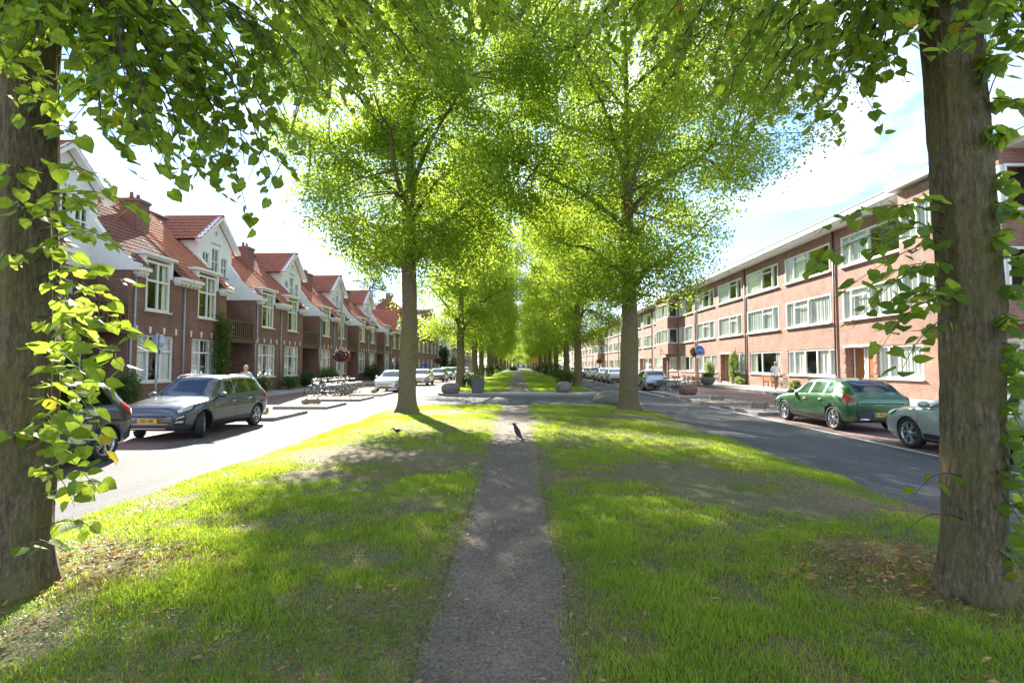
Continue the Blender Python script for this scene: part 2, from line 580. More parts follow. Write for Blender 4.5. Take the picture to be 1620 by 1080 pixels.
def place(o, loc, rz=0, label=None, group=None, scale=None):
    o.location = loc; o.rotation_euler = (0, 0, rz)
    if label: o['label'] = label
    if group: o['group'] = group
    if scale: o.scale = (scale,)*3 if isinstance(scale, (int, float)) else scale
    return o

def npmesh(name, V, loops, starts, mat, rnd=None, smooth=False):
    """a mesh straight from numpy arrays"""
    me = bpy.data.meshes.new(name)
    me.vertices.add(len(V)); me.vertices.foreach_set('co', np.ascontiguousarray(V, np.float32).ravel())
    me.loops.add(len(loops)); me.loops.foreach_set('vertex_index', np.ascontiguousarray(loops, np.int32))
    me.polygons.add(len(starts)); me.polygons.foreach_set('loop_start', np.ascontiguousarray(starts, np.int32))
    me.polygons.foreach_set('use_smooth', np.full(len(starts), smooth))
    me.update(calc_edges=True)
    if rnd is not None:
        a = me.attributes.new('rnd', 'FLOAT', 'POINT')
        a.data.foreach_set('value', np.ascontiguousarray(rnd, np.float32))
    me.materials.append(M[mat])
    return me
def scatter(name, tv, tf, P, A, B, C, S, rnd, mat, smooth=False):
    """copies of a small template (tv, tf) at points P; A, B, C are the images of its x, y and z axes, S its size"""
    tv = np.array(tv, float); n = len(P); k = len(tv)
    S = np.asarray(S, float).reshape(n, 1)
    V = (P[:, None, :] + S[:, :, None] * (tv[None, :, 0, None]*A[:, None, :] + tv[None, :, 1, None]*B[:, None, :] + tv[None, :, 2, None]*C[:, None, :])).reshape(-1, 3)
    fl = np.concatenate([np.array(f) for f in tf]); st = np.cumsum([0] + [len(f) for f in tf[:-1]])
    L = (fl[None, :] + (np.arange(n)*k)[:, None]).ravel()
    ST = (st[None, :] + (np.arange(n)*len(fl))[:, None]).ravel()
    return npmesh(name, V, L, ST, mat, np.repeat(rnd, k), smooth)
def unit(a):
    return a / np.maximum(np.linalg.norm(a, axis=-1, keepdims=True), 1e-9)
def frames(D, up=None, roll=None):
    """D: the leaf's own direction (y axis); returns x, y, z axes with the face turned towards up"""
    D = unit(D)
    U = np.broadcast_to(np.array([0, 0, 1.]), D.shape) if up is None else up
    X = unit(np.cross(D, U) + 1e-6)
    Z = np.cross(X, D)
    return X, D, Z

# smooth value noise in numpy, for uneven ground and patchy grass
_NG = np.random.default_rng(3).random((64, 64))
def vnoise(x, y, s=1.0):
    x = np.asarray(x, float)*s + 100.; y = np.asarray(y, float)*s + 100.
    xi = np.floor(x).astype(int); yi = np.floor(y).astype(int); fx = x-xi; fy = y-yi
    fx = fx*fx*(3-2*fx); fy = fy*fy*(3-2*fy)
    g = lambda i, j: _NG[i % 64, j % 64]
    return (g(xi, yi)*(1-fx)+g(xi+1, yi)*fx)*(1-fy) + (g(xi, yi+1)*(1-fx)+g(xi+1, yi+1)*fx)*fy
def fbm(x, y, s=1.0, o=4):
    t = 0; a = .5; n = 0
    for i in range(o):
        t = t + a*vnoise(x, y, s); n += a; s *= 2.07; a *= .5
    return t/n
def at(px, py, z=0.):
    """where the ray through a pixel of the photograph meets the level z"""
    Y = F*(CAMH-z)/(py-VY)
    return ((px-VX)*Y/F, Y, z)
# ------------------------------------------------------------------ the ground
plain('turf', (.085, .15, .026), .95, var=.35, vs=1.2, bump=.8, bs=30)
plain('far_ground', (.10, .11, .08), .95, var=.25, vs=.2)
def sheet(name, x0, x1, y0, y1, z, mat, ny=1):
    b = MB()
    for i in range(ny):
        a = y0+(y1-y0)*i/ny; c = y0+(y1-y0)*(i+1)/ny
        b.add([(x0,a,z),(x1,a,z),(x1,c,z),(x0,c,z)], [(0,1,2,3)])
    return struct(b.build(name, mat))
YB, YF = -25., 330.
LR0, LR1 = -8.0, -5.2      # left carriageway
RR0, RR1 = 5.25, 8.62      # right carriageway
LK, RK = -13.5, 15.6       # kerb lines of the pavements
LF, RF = -16.5, 19.5       # facade lines
PV = .17                   # pavement height
sheet('ground', -1500, 1500, -300, 2500, -.06, 'far_ground')
sheet('road_left', LR0, LR1+.6, YB, YF, 0, 'asphalt')
sheet('road_right', RR0-.6, RR1, YB, YF, 0, 'asphalt')
sheet('crossing_road', LR1+.6, RR0-.6, 21, 31, 0, 'asphalt')
sheet('parking_strip_left', LK, LR0, YB, YF, -.004, 'paving_red')
sheet('parking_strip_right', RR1, RK, YB, YF, -.004, 'paving_red')
def slab(name, x0, x1, y0, y1, z1, mat):
    return struct(MB().box(x0, x1, y0, y1, -.05, z1).build(name, mat))
slab('pavement_left', LF-.5, LK-.15, YB, YF, PV, 'paving_grey')
slab('pavement_right', RK+.15, RF+.5, YB, YF, PV, 'paving_grey')

# kerbs: a run of stones, each its own piece
_ks = {}
def stone_mesh(L, wd, h):
    k = (round(L, 2), round(wd, 2), round(h, 2))
    if k not in _ks:
        b = MB(); e = .012
        b.box(-wd/2, wd/2, -L/2+.004, L/2-.004, -.05, h-e)
        b.add([(-wd/2,-L/2+.004,h-e),(wd/2,-L/2+.004,h-e),(wd/2,L/2-.004,h-e),(-wd/2,L/2-.004,h-e),
               (-wd/2+e,-L/2+e,h),(wd/2-e,-L/2+e,h),(wd/2-e,L/2-e,h),(-wd/2+e,L/2-e,h)],
              [(4,5,6,7),(0,1,5,4),(1,2,6,5),(2,3,7,6),(3,0,4,7)])
        _ks[k] = b.mesh('kerb_stone', 'kerb_stone')
    return _ks[k]
def kerb_run(root, a, b, wd=.14, h=.13, L=1.0):
    a, b = Vector((*a, 0)), Vector((*b, 0)); d = b-a; n = max(1, round(d.length/L)); l = d.length/n
    me = stone_mesh(l, wd, h); rz = math.atan2(-d.x, d.y)
    for i in range(n):
        p = a + d*((i+.5)/n)
        o = link('kerb_stone', me, root, (p.x, p.y, random.uniform(-.006, .006)), (0, 0, rz+random.uniform(-.004, .004)))
for nm, x in (('kerb_left', LK-.07), ('kerb_right', RK+.07)):
    far = MB().box(x-.07, x+.07, 75, YF, -.05, PV+.012).build(nm, 'kerb_stone'); struct(far)
    kerb_run(far, (x, 5), (x, 75), .14, PV+.012, 1.0)

# the planted median, domed a little, with a trodden path
PX = -.12
def wmed(y):
    y = np.asarray(y, float); t = np.clip((y-20.2)/2.4, 0, .985)
    return 5.22 - 2.4*(1-np.sqrt(1-t*t))
def zmed(x, y):
    x = np.asarray(x, float); y = np.asarray(y, float)
    e = np.clip((wmed(y)-np.abs(x))/1.3, 0, 1); e2 = np.clip((22.56-y)/1.3, 0, 1)
    e = np.minimum(e*e*(3-2*e), e2*e2*(3-2*e2))
    z = .012 + .17*e + .05*(fbm(x, y, .7, 3)-.5)*e
    return z - .035*np.exp(-((x-PX)/.55)**4)*e
def heightgrid(name, us, ys, wf, zf, mat):
    U, Yg = np.meshgrid(us, ys); X = U*wf(Yg); Z = zf(X, Yg)
    V = np.stack([X, Yg, Z], -1).reshape(-1, 3); nx, ny = len(us), len(ys)
    i = np.arange(ny-1)[:, None]*nx + np.arange(nx-1)[None, :]
    Q = np.stack([i, i+1, i+1+nx, i+nx], -1).reshape(-1, 4)
    return npmesh(name, V, Q.ravel(), np.arange(len(Q))*4, mat, None, True)
us = np.linspace(-1, 1, 91); ys = np.concatenate([np.linspace(-8, 2, 20), np.linspace(2.1, 12, 100), np.linspace(12.15, 22.55, 70)])
median = struct(link('median_lawn', heightgrid('median_lawn', us, ys, wmed, zmed, 'soil')))
def pathhalf(y, s):
    return .42 + .09*np.clip((y-8)/14, 0, 1) + .16*(fbm(y*1.0, y*0+s*7.3, 1.3, 4)-.5) + .25*np.clip((y-20.5)/2, 0, 1)**2
def strip(name, ys, z, mat, cx, n=9):
    V = []; ys = np.asarray(ys)
    L = cx - pathhalf(ys, 0); Rr = cx + .02 + pathhalf(ys, 1)
    T = np.linspace(0, 1, n)
    X = L[:, None]*(1-T) + Rr[:, None]*T; Yg = np.repeat(ys[:, None], n, 1); Z = z(X, Yg)
    V = np.stack([X, Yg, Z], -1).reshape(-1, 3); ny = len(ys)
    i = np.arange(ny-1)[:, None]*n + np.arange(n-1)[None, :]
    Q = np.stack([i, i+1, i+1+n, i+n], -1).reshape(-1, 4)
    return npmesh(name, V, Q.ravel(), np.arange(len(Q))*4, mat, None, True)
struct(link('footpath', strip('footpath', np.linspace(-8, 22.5, 260), lambda x, y: zmed(x, y)+.009+.008*(fbm(x, y, 3, 3)-.5), 'gravel', PX)))

# the second half of the median beyond the crossing road
M2A, M2B = 30.2, 300.
def wmed2(y):
    y = np.asarray(y, float); t = np.clip((32.2-y)/2.05, 0, .985)
    return 4.95 - 1.6*(1-np.sqrt(1-t*t))
ap = MB(); ring = []
for y in np.linspace(M2A, 33.9, 12): ring.append((float(wmed2(y)), y))
poly = [(x, y) for x, y in ring] + [(-x, y) for x, y in ring[::-1]]
ap.prism(poly, 2, -.05, .12)
apron = struct(ap.build('paved_apron', 'paving_grey'))
kr = [(-x, y) for x, y in ring[::-1]] + [(x, y) for x, y in ring]
hk = MB()
kerb2 = struct(MB().box(-5.02, -4.9, 33.9, M2B, -.05, .135).box(4.9, 5.02, 33.9, M2B, -.05, .135).build('median_kerb', 'kerb_stone'))
for a, b in zip(kr[:-1], kr[1:]):
    kerb_run(kerb2, a, b, .14, .14, .9)
def z2(x, y):
    x = np.asarray(x, float); y = np.asarray(y, float)
    return .13 + .07*np.clip((4.9-np.abs(x))/1.2, 0, 1)*np.clip((y-33.4)/1.2, 0, 1) - .03*np.exp(-((x+.05)/.5)**4)
struct(link('far_median_lawn', heightgrid('far_median_lawn', np.linspace(-1, 1, 41), np.concatenate([np.linspace(33.4, 60, 40), np.linspace(62, M2B, 30)]), lambda y: 4.88+0*y, z2, 'turf')))
struct(link('far_footpath', strip('far_footpath', np.linspace(33.3, 260, 160), lambda x, y: z2(x, y)+.012, 'gravel', -.05)))

# painted lines
def dash(x0, x1, y0, y1, b): b.add([(x0,y0,.004),(x1,y0,.004),(x1,y1,.004),(x0,y1,.004)], [(0,1,2,3)])
b = MB()
for i in range(9): dash(-4.6+i*1.08*1.0, -4.6+i*1.08+.62, 25.9, 26.02, b)
o = b.build('lane_marking', 'line_white'); struct(o)
b = MB()
y = 8.
for yy in np.arange(4, 62, 1.0):
    if not (22.6 < yy < 30): dash(RR1-.16, RR1-.05, yy, yy+1.0, b)
o = b.build('edge_line', 'line_white'); struct(o)
b = MB()
for yy in np.arange(24, 34, 1.5): dash(RR0+.5, RR0+.62, yy, yy+.8, b)
o = b.build('give_way_marking', 'line_white'); struct(o)

# kerbed islands in the parking strips
def island(x0, x1, y0, y1, mat='paving_grey'):
    o = struct(MB().box(x0+.13, x1-.13, y0+.13, y1-.13, -.05, .10).build('parking_island', mat))
    kerb_run(o, (x0+.07, y0), (x0+.07, y1), .13, .115, .8); kerb_run(o, (x1-.07, y0), (x1-.07, y1), .13, .115, .8)
    kerb_run(o, (x0+.14, y0+.07), (x1-.14, y0+.07), .13, .115, .8); kerb_run(o, (x0+.14, y1-.07), (x1-.14, y1-.07), .13, .115, .8)
    return o
ISL = [(-10.3, -8.05, 16.9, 19.6), (-10.3, -8.0, 21.4, 23.9), (-10.3, -8.05, 26.0, 28.6), (-10.0, -8.1, 30.2, 33.2), (-10.2, -8.1, 52.2, 54.0),
       (8.75, 10.9, 18.9, 22.4), (8.75, 10.9, 23.7, 26.9), (8.8, 11.6, 28.2, 34.6), (8.8, 10.8, 47, 49)]
for a in ISL: island(*a)

# ------------------------------------------------------------------ grass, clover, fallen leaves
def bare(x, y):
    """0 on bare soil, 1 in full turf"""
    d = np.clip((fbm(x, y, .62, 4)-.245)/.17, 0, 1)
    fine = np.clip((fbm(x+9, y+4, 3.1, 3)-.29)/.2, 0, 1)
    d = d*(.35+.65*fine)
    for (cx, cy, rx, ry, k) in ((3.3, 7.1, 1.5, 1.0, .8), (-3.7, 4.3, .9, .8, .9), (3.4, 4.3, 1.25, .85, .95), (-3.6, 9.6, 1.3, 1.4, .8),
                                (-2.2, 5.4, .8, .45, .75), (-1.2, 6.1, .35, .5, .6), (1.7, 4.0, .3, .25, .6), (-1.3, 3.7, .4, .3, .6), (-4.2, 18.9, .5, .5, .7), (4.2, 19.4, .7, .6, .9)):
        q = ((x-cx)/rx)**2+((y-cy)/ry)**2
        d = d*(1-k*np.exp(-q*q)*(.55+.45*(fbm(x, y, 2.4, 3) > .42)))
    px = np.minimum(x-(PX-pathhalf(y, 0)), (PX+.02+pathhalf(y, 1))-x)      # > 0 on the path
    return np.where(px > -.03, np.where(px > .06, 0, .25), d*np.clip(.35+(-px)/.35, 0, 1))
def grass_zone(y0, y1, n, h0, h1, wd, tmpl):
    y = rng.uniform(y0, y1, n); x = rng.uniform(-1, 1, n)*(wmed(y)+.03)
    inview = np.abs(x) < 1.12*y+.6
    d = bare(x, y); lush = np.clip((fbm(x+31, y+17, .9, 3)-.3)/.4, 0, 1)
    keep = inview & (d > 0) & (rng.random(n) < np.clip(d*(.55+.45*lush)+.16, 0, 1)); x = x[keep]; y = y[keep]; d = d[keep]; lush = lush[keep]
    z = zmed(x, y); m = len(x)
    az = rng.uniform(0, 2*np.pi, m); tilt = rng.uniform(.05, .75, m)
    D = np.stack([np.cos(az)*np.sin(tilt), np.sin(az)*np.sin(tilt), np.cos(tilt)], -1)
    X = unit(np.stack([-np.sin(az+.6*rng.standard_normal(m)), np.cos(az), 0*az], -1))
    Z = np.cross(X, D)
    S = rng.uniform(h0, h1, m)*(.55+.45*d)*(.6+.6*lush)
    tv, tf = tmpl
    tv = np.array(tv, float).copy(); tv[:, 0] *= wd/((h0+h1)/2)
    r = np.clip(.05+.65*lush+.22*rng.standard_normal(m), 0, .93)
    dry = rng.random(m) < .03+.42*(1-d)**1.5; r = np.where(dry, 1.0, r)
    return scatter('grass', tv, tf, np.stack([x, y, z-.004], -1), X, D, Z, S, r, 'grass')
BL3 = ([(-.5,0,0),(.5,0,0),(-.42,.5,.06),(.42,.5,.06),(-.2,.82,.2),(.2,.82,.2),(0,1.0,.38)], [(0,1,3,2),(2,3,5,4),(4,5,6)])
BL2 = ([(-.5,0,0),(.5,0,0),(-.35,.6,.1),(.35,.6,.1),(0,1.0,.3)], [(0,1,3,2),(2,3,4)])
BL1 = ([(-.5,0,0),(.5,0,0),(.1,1.0,.15)], [(0,1,2)])
for (a, b_, n, h0, h1, wd, t, lab) in ((2.2, 5.2, 350000, .03, .085, .0045, BL2, 'bright green grass blades in the foreground lawn nearest the viewer'),
                                (5.2, 10, 310000, .03, .08, .0065, BL2, 'green grass of the median lawn midway to the crossing road'),
                                (10, 22.5, 300000, .03, .075, .010, BL1, 'sunlit green grass of the median lawn just before the crossing road')):
    o = link('grass', grass_zone(a, b_, n, h0, h1, wd, t)); tag(o, lab, 'grass', kind='stuff')
# far lawn
n = 60000; y = 33.6 + (rng.random(n)**1.7)*80; x = rng.uniform(-4.8, 4.8, n)
k = np.abs(x+.05) > pathhalf(y, 0)+.05; x = x[k]; y = y[k]; n = len(x); az = rng.uniform(0, 6.28, n); tl = rng.uniform(.05, .6, n)
D = np.stack([np.cos(az)*np.sin(tl), np.sin(az)*np.sin(tl), np.cos(tl)], -1); X = np.stack([-np.sin(az), np.cos(az), 0*az], -1)
tv = np.array(BL1[0], float); tv[:, 0] *= .35
o = link('grass', scatter('grass', tv, BL1[1], np.stack([x, y, z2(x, y)], -1), X, D, np.cross(X, D), rng.uniform(.05, .11, n), np.clip(.45+.2*rng.standard_normal(n), 0, .93), 'grass'))
tag(o, 'bright green grass of the far median lawn beyond the crossing road', 'grass', kind='stuff')

# clover and other low weeds where the turf is thin
CL = ([(0,0,0),(-.5,.45,.12),(-.3,.95,.1),(.3,.95,.1),(.5,.45,.12)], [(0,1,2),(0,2,3),(0,3,4)])
n = 70000; y = 2.2+rng.random(n)**1.5*7; x = rng.uniform(-1, 1, n)*5.0
d = bare(x, y); c = fbm(x+50, y+23, .8, 3)
k = (np.abs(x) < 1.1*y+.5) & (d > .05) & (rng.random(n) < np.clip((c-.38)/.2, 0, 1)*(1.1-.7*d)); x = x[k]; y = y[k]; n = len(x)
az = rng.uniform(0, 6.28, n); el = rng.uniform(-.15, .5, n)
D = np.stack([np.cos(az)*np.cos(el), np.sin(az)*np.cos(el), np.sin(el)], -1); X, D, Z = frames(D)
o = link('clover', scatter('clover', *CL, np.stack([x, y, zmed(x, y)+rng.uniform(.004, .035, n)], -1), X, D, Z, rng.uniform(.010, .024, n), rng.random(n), 'clover'))
tag(o, 'low clover and weeds between the grass of the foreground lawn', 'ground cover', kind='stuff')

# fallen leaves and bracts
LT = ([(0,0,0),(-.15,.3,.12),(-.13,.75,.2),(.03,1.05,.1),(.13,.75,.04),(.16,.3,.0),(0,.5,-.05)], [(0,6,1),(1,6,2),(2,6,3),(3,6,4),(4,6,5),(5,6,0)])
def litter(n, xf, yf, zf, s0, s1, name, lab, hi=1.0):
    x = xf(n); y = yf(n); k = np.abs(x) < 1.15*y+.6; x = x[k]; y = y[k]; n = len(x)
    az = rng.uniform(0, 6.28, n); el = rng.uniform(-.1, .35, n)
    D = np.stack([np.cos(az)*np.cos(el), np.sin(az)*np.cos(el), np.sin(el)], -1); X, D, Z = frames(D)
    return tag(link(name, scatter(name, *LT, np.stack([x, y, zf(x, y)+.014+rng.random(n)*.02], -1), X, D, Z, rng.uniform(s0, s1, n), rng.random(n)*hi, 'litter', True)), lab, 'fallen leaves', kind='stuff')
litter(1500, lambda n: rng.uniform(-5, 5, n), lambda n: 2.2+rng.random(n)**1.6*12, lambda x, y: zmed(x, y)+.01, .025, .065, 'fallen_leaves', 'tan and brown lime leaves and bracts scattered over the lawn')
litter(420, lambda n: PX+np.where(rng.random(n) < .6, np.sign(rng.uniform(-1, 1, n))*rng.normal(.42, .12, n), rng.uniform(-.4, .4, n)), lambda n: 2.2+rng.random(n)**1.4*14, zmed, .02, .06, 'fallen_leaves', 'dry brown bracts and leaves lying on the grey footpath')
for (cx, cy, n, lab) in ((3.05, 4.25, 1100, 'brown leaf litter heaped round the foot of the right-hand foreground tree'), (-3.5, 4.3, 520, 'brown leaf litter round the foot of the left-hand foreground tree')):
    litter(n, lambda n: cx+rng.normal(0, .5, n), lambda n: cy+rng.normal(0, .4, n), zmed, .025, .07, 'fallen_leaves', lab, .7)
for i, (x0, x1, y0, y1) in enumerate(ISL[:8]):
    n = 260; x = rng.uniform(x0+.2, x1-.2, n); y = np.clip(rng.normal((y0+y1)/2, (y1-y0)*.22, n), y0+.2, y1-.2)
    az = rng.uniform(0, 6.28, n); D = np.stack([np.cos(az), np.sin(az), 0*az+.1], -1); X, D, Z = frames(D)
    o = link('fallen_leaves', scatter('fallen_leaves', *LT, np.stack([x, y, .115+rng.random(n)*.02], -1), X, D, Z, rng.uniform(.05, .11, n), .3+.7*rng.random(n), 'litter'))
    tag(o, 'drift of dry ochre leaves on the %s kerbed island of the %s parking strip' % (('nearest', 'second', 'third', 'fourth', 'fifth', 'nearest', 'second', 'third')[i], 'left' if x0 < 0 else 'right'), 'fallen leaves', kind='stuff')
# ------------------------------------------------------------------ trees
KITE = ([(0,0,0),(-.46,.42,.10),(0,1.02,-.04),(.46,.42,.10)], [(0,2,1),(0,3,2)])
HEART = ([(0,.06,0),(0,.52,-.03),(0,1.12,-.10),(-.26,-.04,.04),(-.52,.26,.10),(-.42,.66,.05),(.26,-.04,.04),(.52,.26,.10),(.42,.66,.05)],
         [(0,1,4,3),(1,2,5,4),(0,6,7,1),(1,7,8,2)])
def bez(a, b, c, n):
    a, b, c = Vector(a), Vector(b), Vector(c)
    return [(a*(1-t)**2 + b*2*t*(1-t) + c*t*t) for t in [i/(n-1) for i in range(n)]]
def trunk_mesh(prof, seg=28, lean=(0, 0), seed=0, knots=(), rough=.05, n=46, fine=0.):
    """prof: (z, radius); an uneven, slightly fluted stem"""
    r_ = random.Random(seed); zs = [p[0] for p in prof]
    Z = np.linspace(zs[0], zs[-1], n); RR = np.interp(Z, zs, [p[1] for p in prof])
    ph = [r_.uniform(0, 6.28) for _ in range(6)]; b = MB(); vs = []
    for i, z in enumerate(Z):
        flare = math.exp(-max(z-zs[0], 0)/.22)
        for k in range(seg):
            t = 2*math.pi*k/seg
            r = RR[i]*(1 + .05*math.sin(3*t+ph[0]+z*.5) + .035*math.sin(5*t+ph[1]-z*.8) + .11*flare*math.sin(5*t+ph[2]) + .42*flare)
            r += rough*RR[i]*(float(vnoise(t*3.2+seed, z*2.1, 1))-.5)*1.4
            if fine:      # bark ridges
                q = abs(float(vnoise(math.cos(t)*13+seed+math.sin(t)*4, math.sin(t)*13+z*2.6, 1))-.5); q2 = float(vnoise(math.cos(t)*30+z*9, math.sin(t)*30-z*7, 1))-.5
                r += fine*(min(q*3, 1)-.5)+fine*.5*q2
            for (kz, kt, kr, ka) in knots:
                dt = (t-kt+math.pi) % (2*math.pi)-math.pi
                r += ka*math.exp(-((z-kz)/kr)**2-(dt/.5)**2)
            vs.append((r*math.cos(t)+lean[0]*(z-zs[0])+.03*math.sin(z*1.1+ph[3]), r*math.sin(t)+lean[1]*(z-zs[0])+.03*math.sin(z*.9+ph[4]), z))
    fs = [(i*seg+k, i*seg+(k+1) % seg, (i+1)*seg+(k+1) % seg, (i+1)*seg+k) for i in range(n-1) for k in range(seg)]
    b.add(vs, fs, 0, True)
    return b.mesh('trunk', 'bark')
def leaf_dirs(n, droop=.55, r=rng):
    az = r.uniform(0, 2*np.pi, n); el = r.normal(-droop, .5, n)
    D = np.stack([np.cos(az)*np.cos(el), np.sin(az)*np.cos(el), np.sin(el)], -1)
    U = unit(np.stack([r.normal(0, .55, n), r.normal(0, .55, n), np.ones(n)], -1))
    return frames(D, U)
def crown(prof, nc, per, size, seed, tmpl=KITE, spread=.62, accept=None, nlimb=15, zt0=None, outer=.42, mat='leaf', gaps=.345):
    """prof: (z, crown radius). Returns (branch mesh, foliage mesh)"""
    g = np.random.default_rng(seed); zs = np.array([p[0] for p in prof]); rs = np.array([p[1] for p in prof])
    C = []
    while len(C) < nc:
        z = g.uniform(zs[0], zs[-1]); rm = np.interp(z, zs, rs)
        if g.random() > (rm/rs.max())**1.3: continue
        a = g.uniform(0, 2*np.pi); lump = .78+.34*float(vnoise(a*1.9+seed, z*.45, 1))
        r = rm*lump*g.random()**outer
        p = (r*math.cos(a), r*math.sin(a), z)
        if accept is not None and not accept(p): continue
        if gaps and (r > 2.4 or z > 12) and float(vnoise(p[0]*.62+seed*1.7+p[2]*.21, p[1]*.62+p[2]*.55+seed, 1)) < gaps: continue      # open pockets between the boughs
        C.append(p)
    C = np.array(C)
    bm = MB(); limbs = []; zt0 = zt0 or zs[0]
    for i in range(nlimb):
        a = i*2.399+g.uniform(-.3, .3); t = (i+.5)/nlimb; z0 = zt0+(zs[-1]-zt0)*.62*t
        z1 = min(zs[-1]-.8, z0+g.uniform(1.2, 3.6)); rm = np.interp(z1, zs, rs)*g.uniform(.6, .85)
        e = (rm*math.cos(a), rm*math.sin(a), z1)
        if accept is not None and not accept(e): e = (e[0]*.5, e[1]*.5, e[2]+2)
        P = bez((0, 0, z0), (rm*.45*math.cos(a), rm*.45*math.sin(a), z0+(z1-z0)*.75), e, 8)
        P = [p+Vector((g.normal(0, .06), g.normal(0, .06), g.normal(0, .06)))*min(1, j/2) for j, p in enumerate(P)]
        bm.tube(P, [.13*(1-.8*j/7)*(1-.5*t) for j in range(8)], 7)
        limbs += P[2:]
    bm.tube([(0, 0, zs[0]+(zs[-1]-zs[0])*k/7) for k in range(7)], [.20*(1-k/7.3) for k in range(7)], 8)
    limbs += [Vector((0, 0, zs[0]+(zs[-1]-zs[0])*k/12)) for k in range(3, 11)]
    LA = np.array([tuple(p) for p in limbs])
    for c in C:
        j = np.argmin(((LA-c)**2).sum(1)+np.where(LA[:, 2] > c[2]+1.2, 9, 0)); q = Vector(LA[j]); c = Vector(c)
        m = (q+c)/2+Vector((g.normal(0, .15), g.normal(0, .15), .25))
        bm.tube(bez(q, m, c, 5), [.035, .028, .02, .013, .007], 4, cap=False)
    n = nc*per
    P = np.repeat(C, per, 0); off = np.clip(g.normal(0, 1, (n, 3)), -1.45, 1.45)*np.array([spread, spread, spread*.62])*(.7+.6*np.repeat(g.random(nc), per))[:, None]
    P = P+off; P[:, 2] -= .22*(off[:, 0]**2+off[:, 1]**2)
    if accept is not None:
        k = np.array([accept(p) for p in P]); P = P[k]; n = len(P)
    X, D, Z = leaf_dirs(n, .5, g)
    rnd = np.clip(.45+.22*g.standard_normal(n), 0, .93); rnd = np.where(g.random(n) < .012, 1, rnd)
    return bm.mesh('branches', 'bark'), scatter('foliage', *tmpl, P, X, D, Z, g.uniform(size*.7, size*1.25, n), rnd, mat)
def tree(label, loc, trunk, cm, rz=0, s=1.0, group=None, name='lime_tree'):
    t = thing(name, label, 'tree', loc, 0, group)
    link('trunk', trunk, t)
    b = link('branches', cm[0], t, None, (0, 0, rz)); f = link('crown', cm[1], t, None, (0, 0, rz)); f['kind'] = 'stuff'
    b.scale = f.scale = (s, s, 1)
    return t
zg = lambda x, y: float(zmed(x, y)) if y < 23 else float(z2(x, y))
# --- the two lime trees before the crossing road
TM = trunk_mesh([(-.05, .33), (.5, .315), (3, .285), (6, .25), (9, .17)], 26, (.0, 0), 3, ((2.2, 1.0, .12, .03),))
TMR = trunk_mesh([(-.05, .36), (.5, .34), (2.2, .33), (3, .30), (6, .26), (9, .18)], 26, (.0, 0), 8, ((1.4, 3.6, .14, .06), (2.5, 5.2, .2, .07), (.6, 4.6, .12, .04), (3.3, 4.9, .25, .08)), .09)
cL = crown([(5.4, 2.2), (6.8, 4.0), (9, 5.0), (13, 5.2), (16, 4.0), (18.5, 1.6)], 420, 420, .092, 21, zt0=5.0, spread=.53)
cR = crown([(4.3, 1.9), (5.6, 3.2), (7.5, 4.6), (10, 6.2), (13.5, 6.3), (16.5, 4.6), (18.5, 1.8)], 530, 420, .092, 22, zt0=4.2, spread=.53)
c3 = crown([(3.6, 2.2), (5, 3.8), (8, 5.0), (12, 5.2), (15.5, 3.8), (17.5, 1.4)], 260, 230, .13, 23, zt0=3.6, spread=.6)
tree('mossy lime tree on the near lawn left of the path, casting a long shadow', (-4.05, 18.8, zg(-4.05, 18.8)), TM, cL, 0, 1, 'lime trees of the avenue')
tree('knobbly lime tree standing beside the boulder at the right end of the near lawn', (4.2, 19.5, zg(4.2, 19.5)), TMR, cR, 0, 1, 'lime trees of the avenue')
# --- the avenue beyond the crossing
TF = trunk_mesh([(-.05, .36), (.6, .33), (3, .29), (6, .22), (8, .15)], 18, (0, 0), 5)
TF2 = trunk_mesh([(-.05, .34), (.6, .30), (3, .27), (6, .22), (8, .15)], 18, (-.035, 0), 6)
ordn = ['first', 'second', 'third', 'fourth', 'fifth', 'sixth', 'seventh', 'eighth', 'ninth', 'tenth', 'eleventh', 'twelfth', 'thirteenth']
LY = [38.5, 50, 61, 72, 84, 96, 109, 123, 138, 155, 174, 196]
RY = [41, 53, 66, 79, 92, 106, 121, 137, 154, 172, 194]
for i, y in enumerate(LY):
    x = -4.35 + random.uniform(-.25, .25)*(i > 0)
    tree('%s lime tree beyond the crossing in the left row of the avenue' % ordn[i], (x, y, zg(x, y)), TF2 if i == 1 else TF, c3 if i % 2 == 0 else (cL if i > 2 else c3), 1.1+i*1.7, random.uniform(.86, 1.02), 'lime trees of the avenue')
for i, y in enumerate(RY):
    x = 4.75 + random.uniform(-.25, .25)*(i > 0)
    tree('%s lime tree beyond the crossing in the right row of the avenue' % ordn[i], (x, y, zg(x, y)), TF, c3 if i % 2 else (cL if i > 2 else c3), 2.3+i*2.1, random.uniform(.86, 1.02), 'lime trees of the avenue')

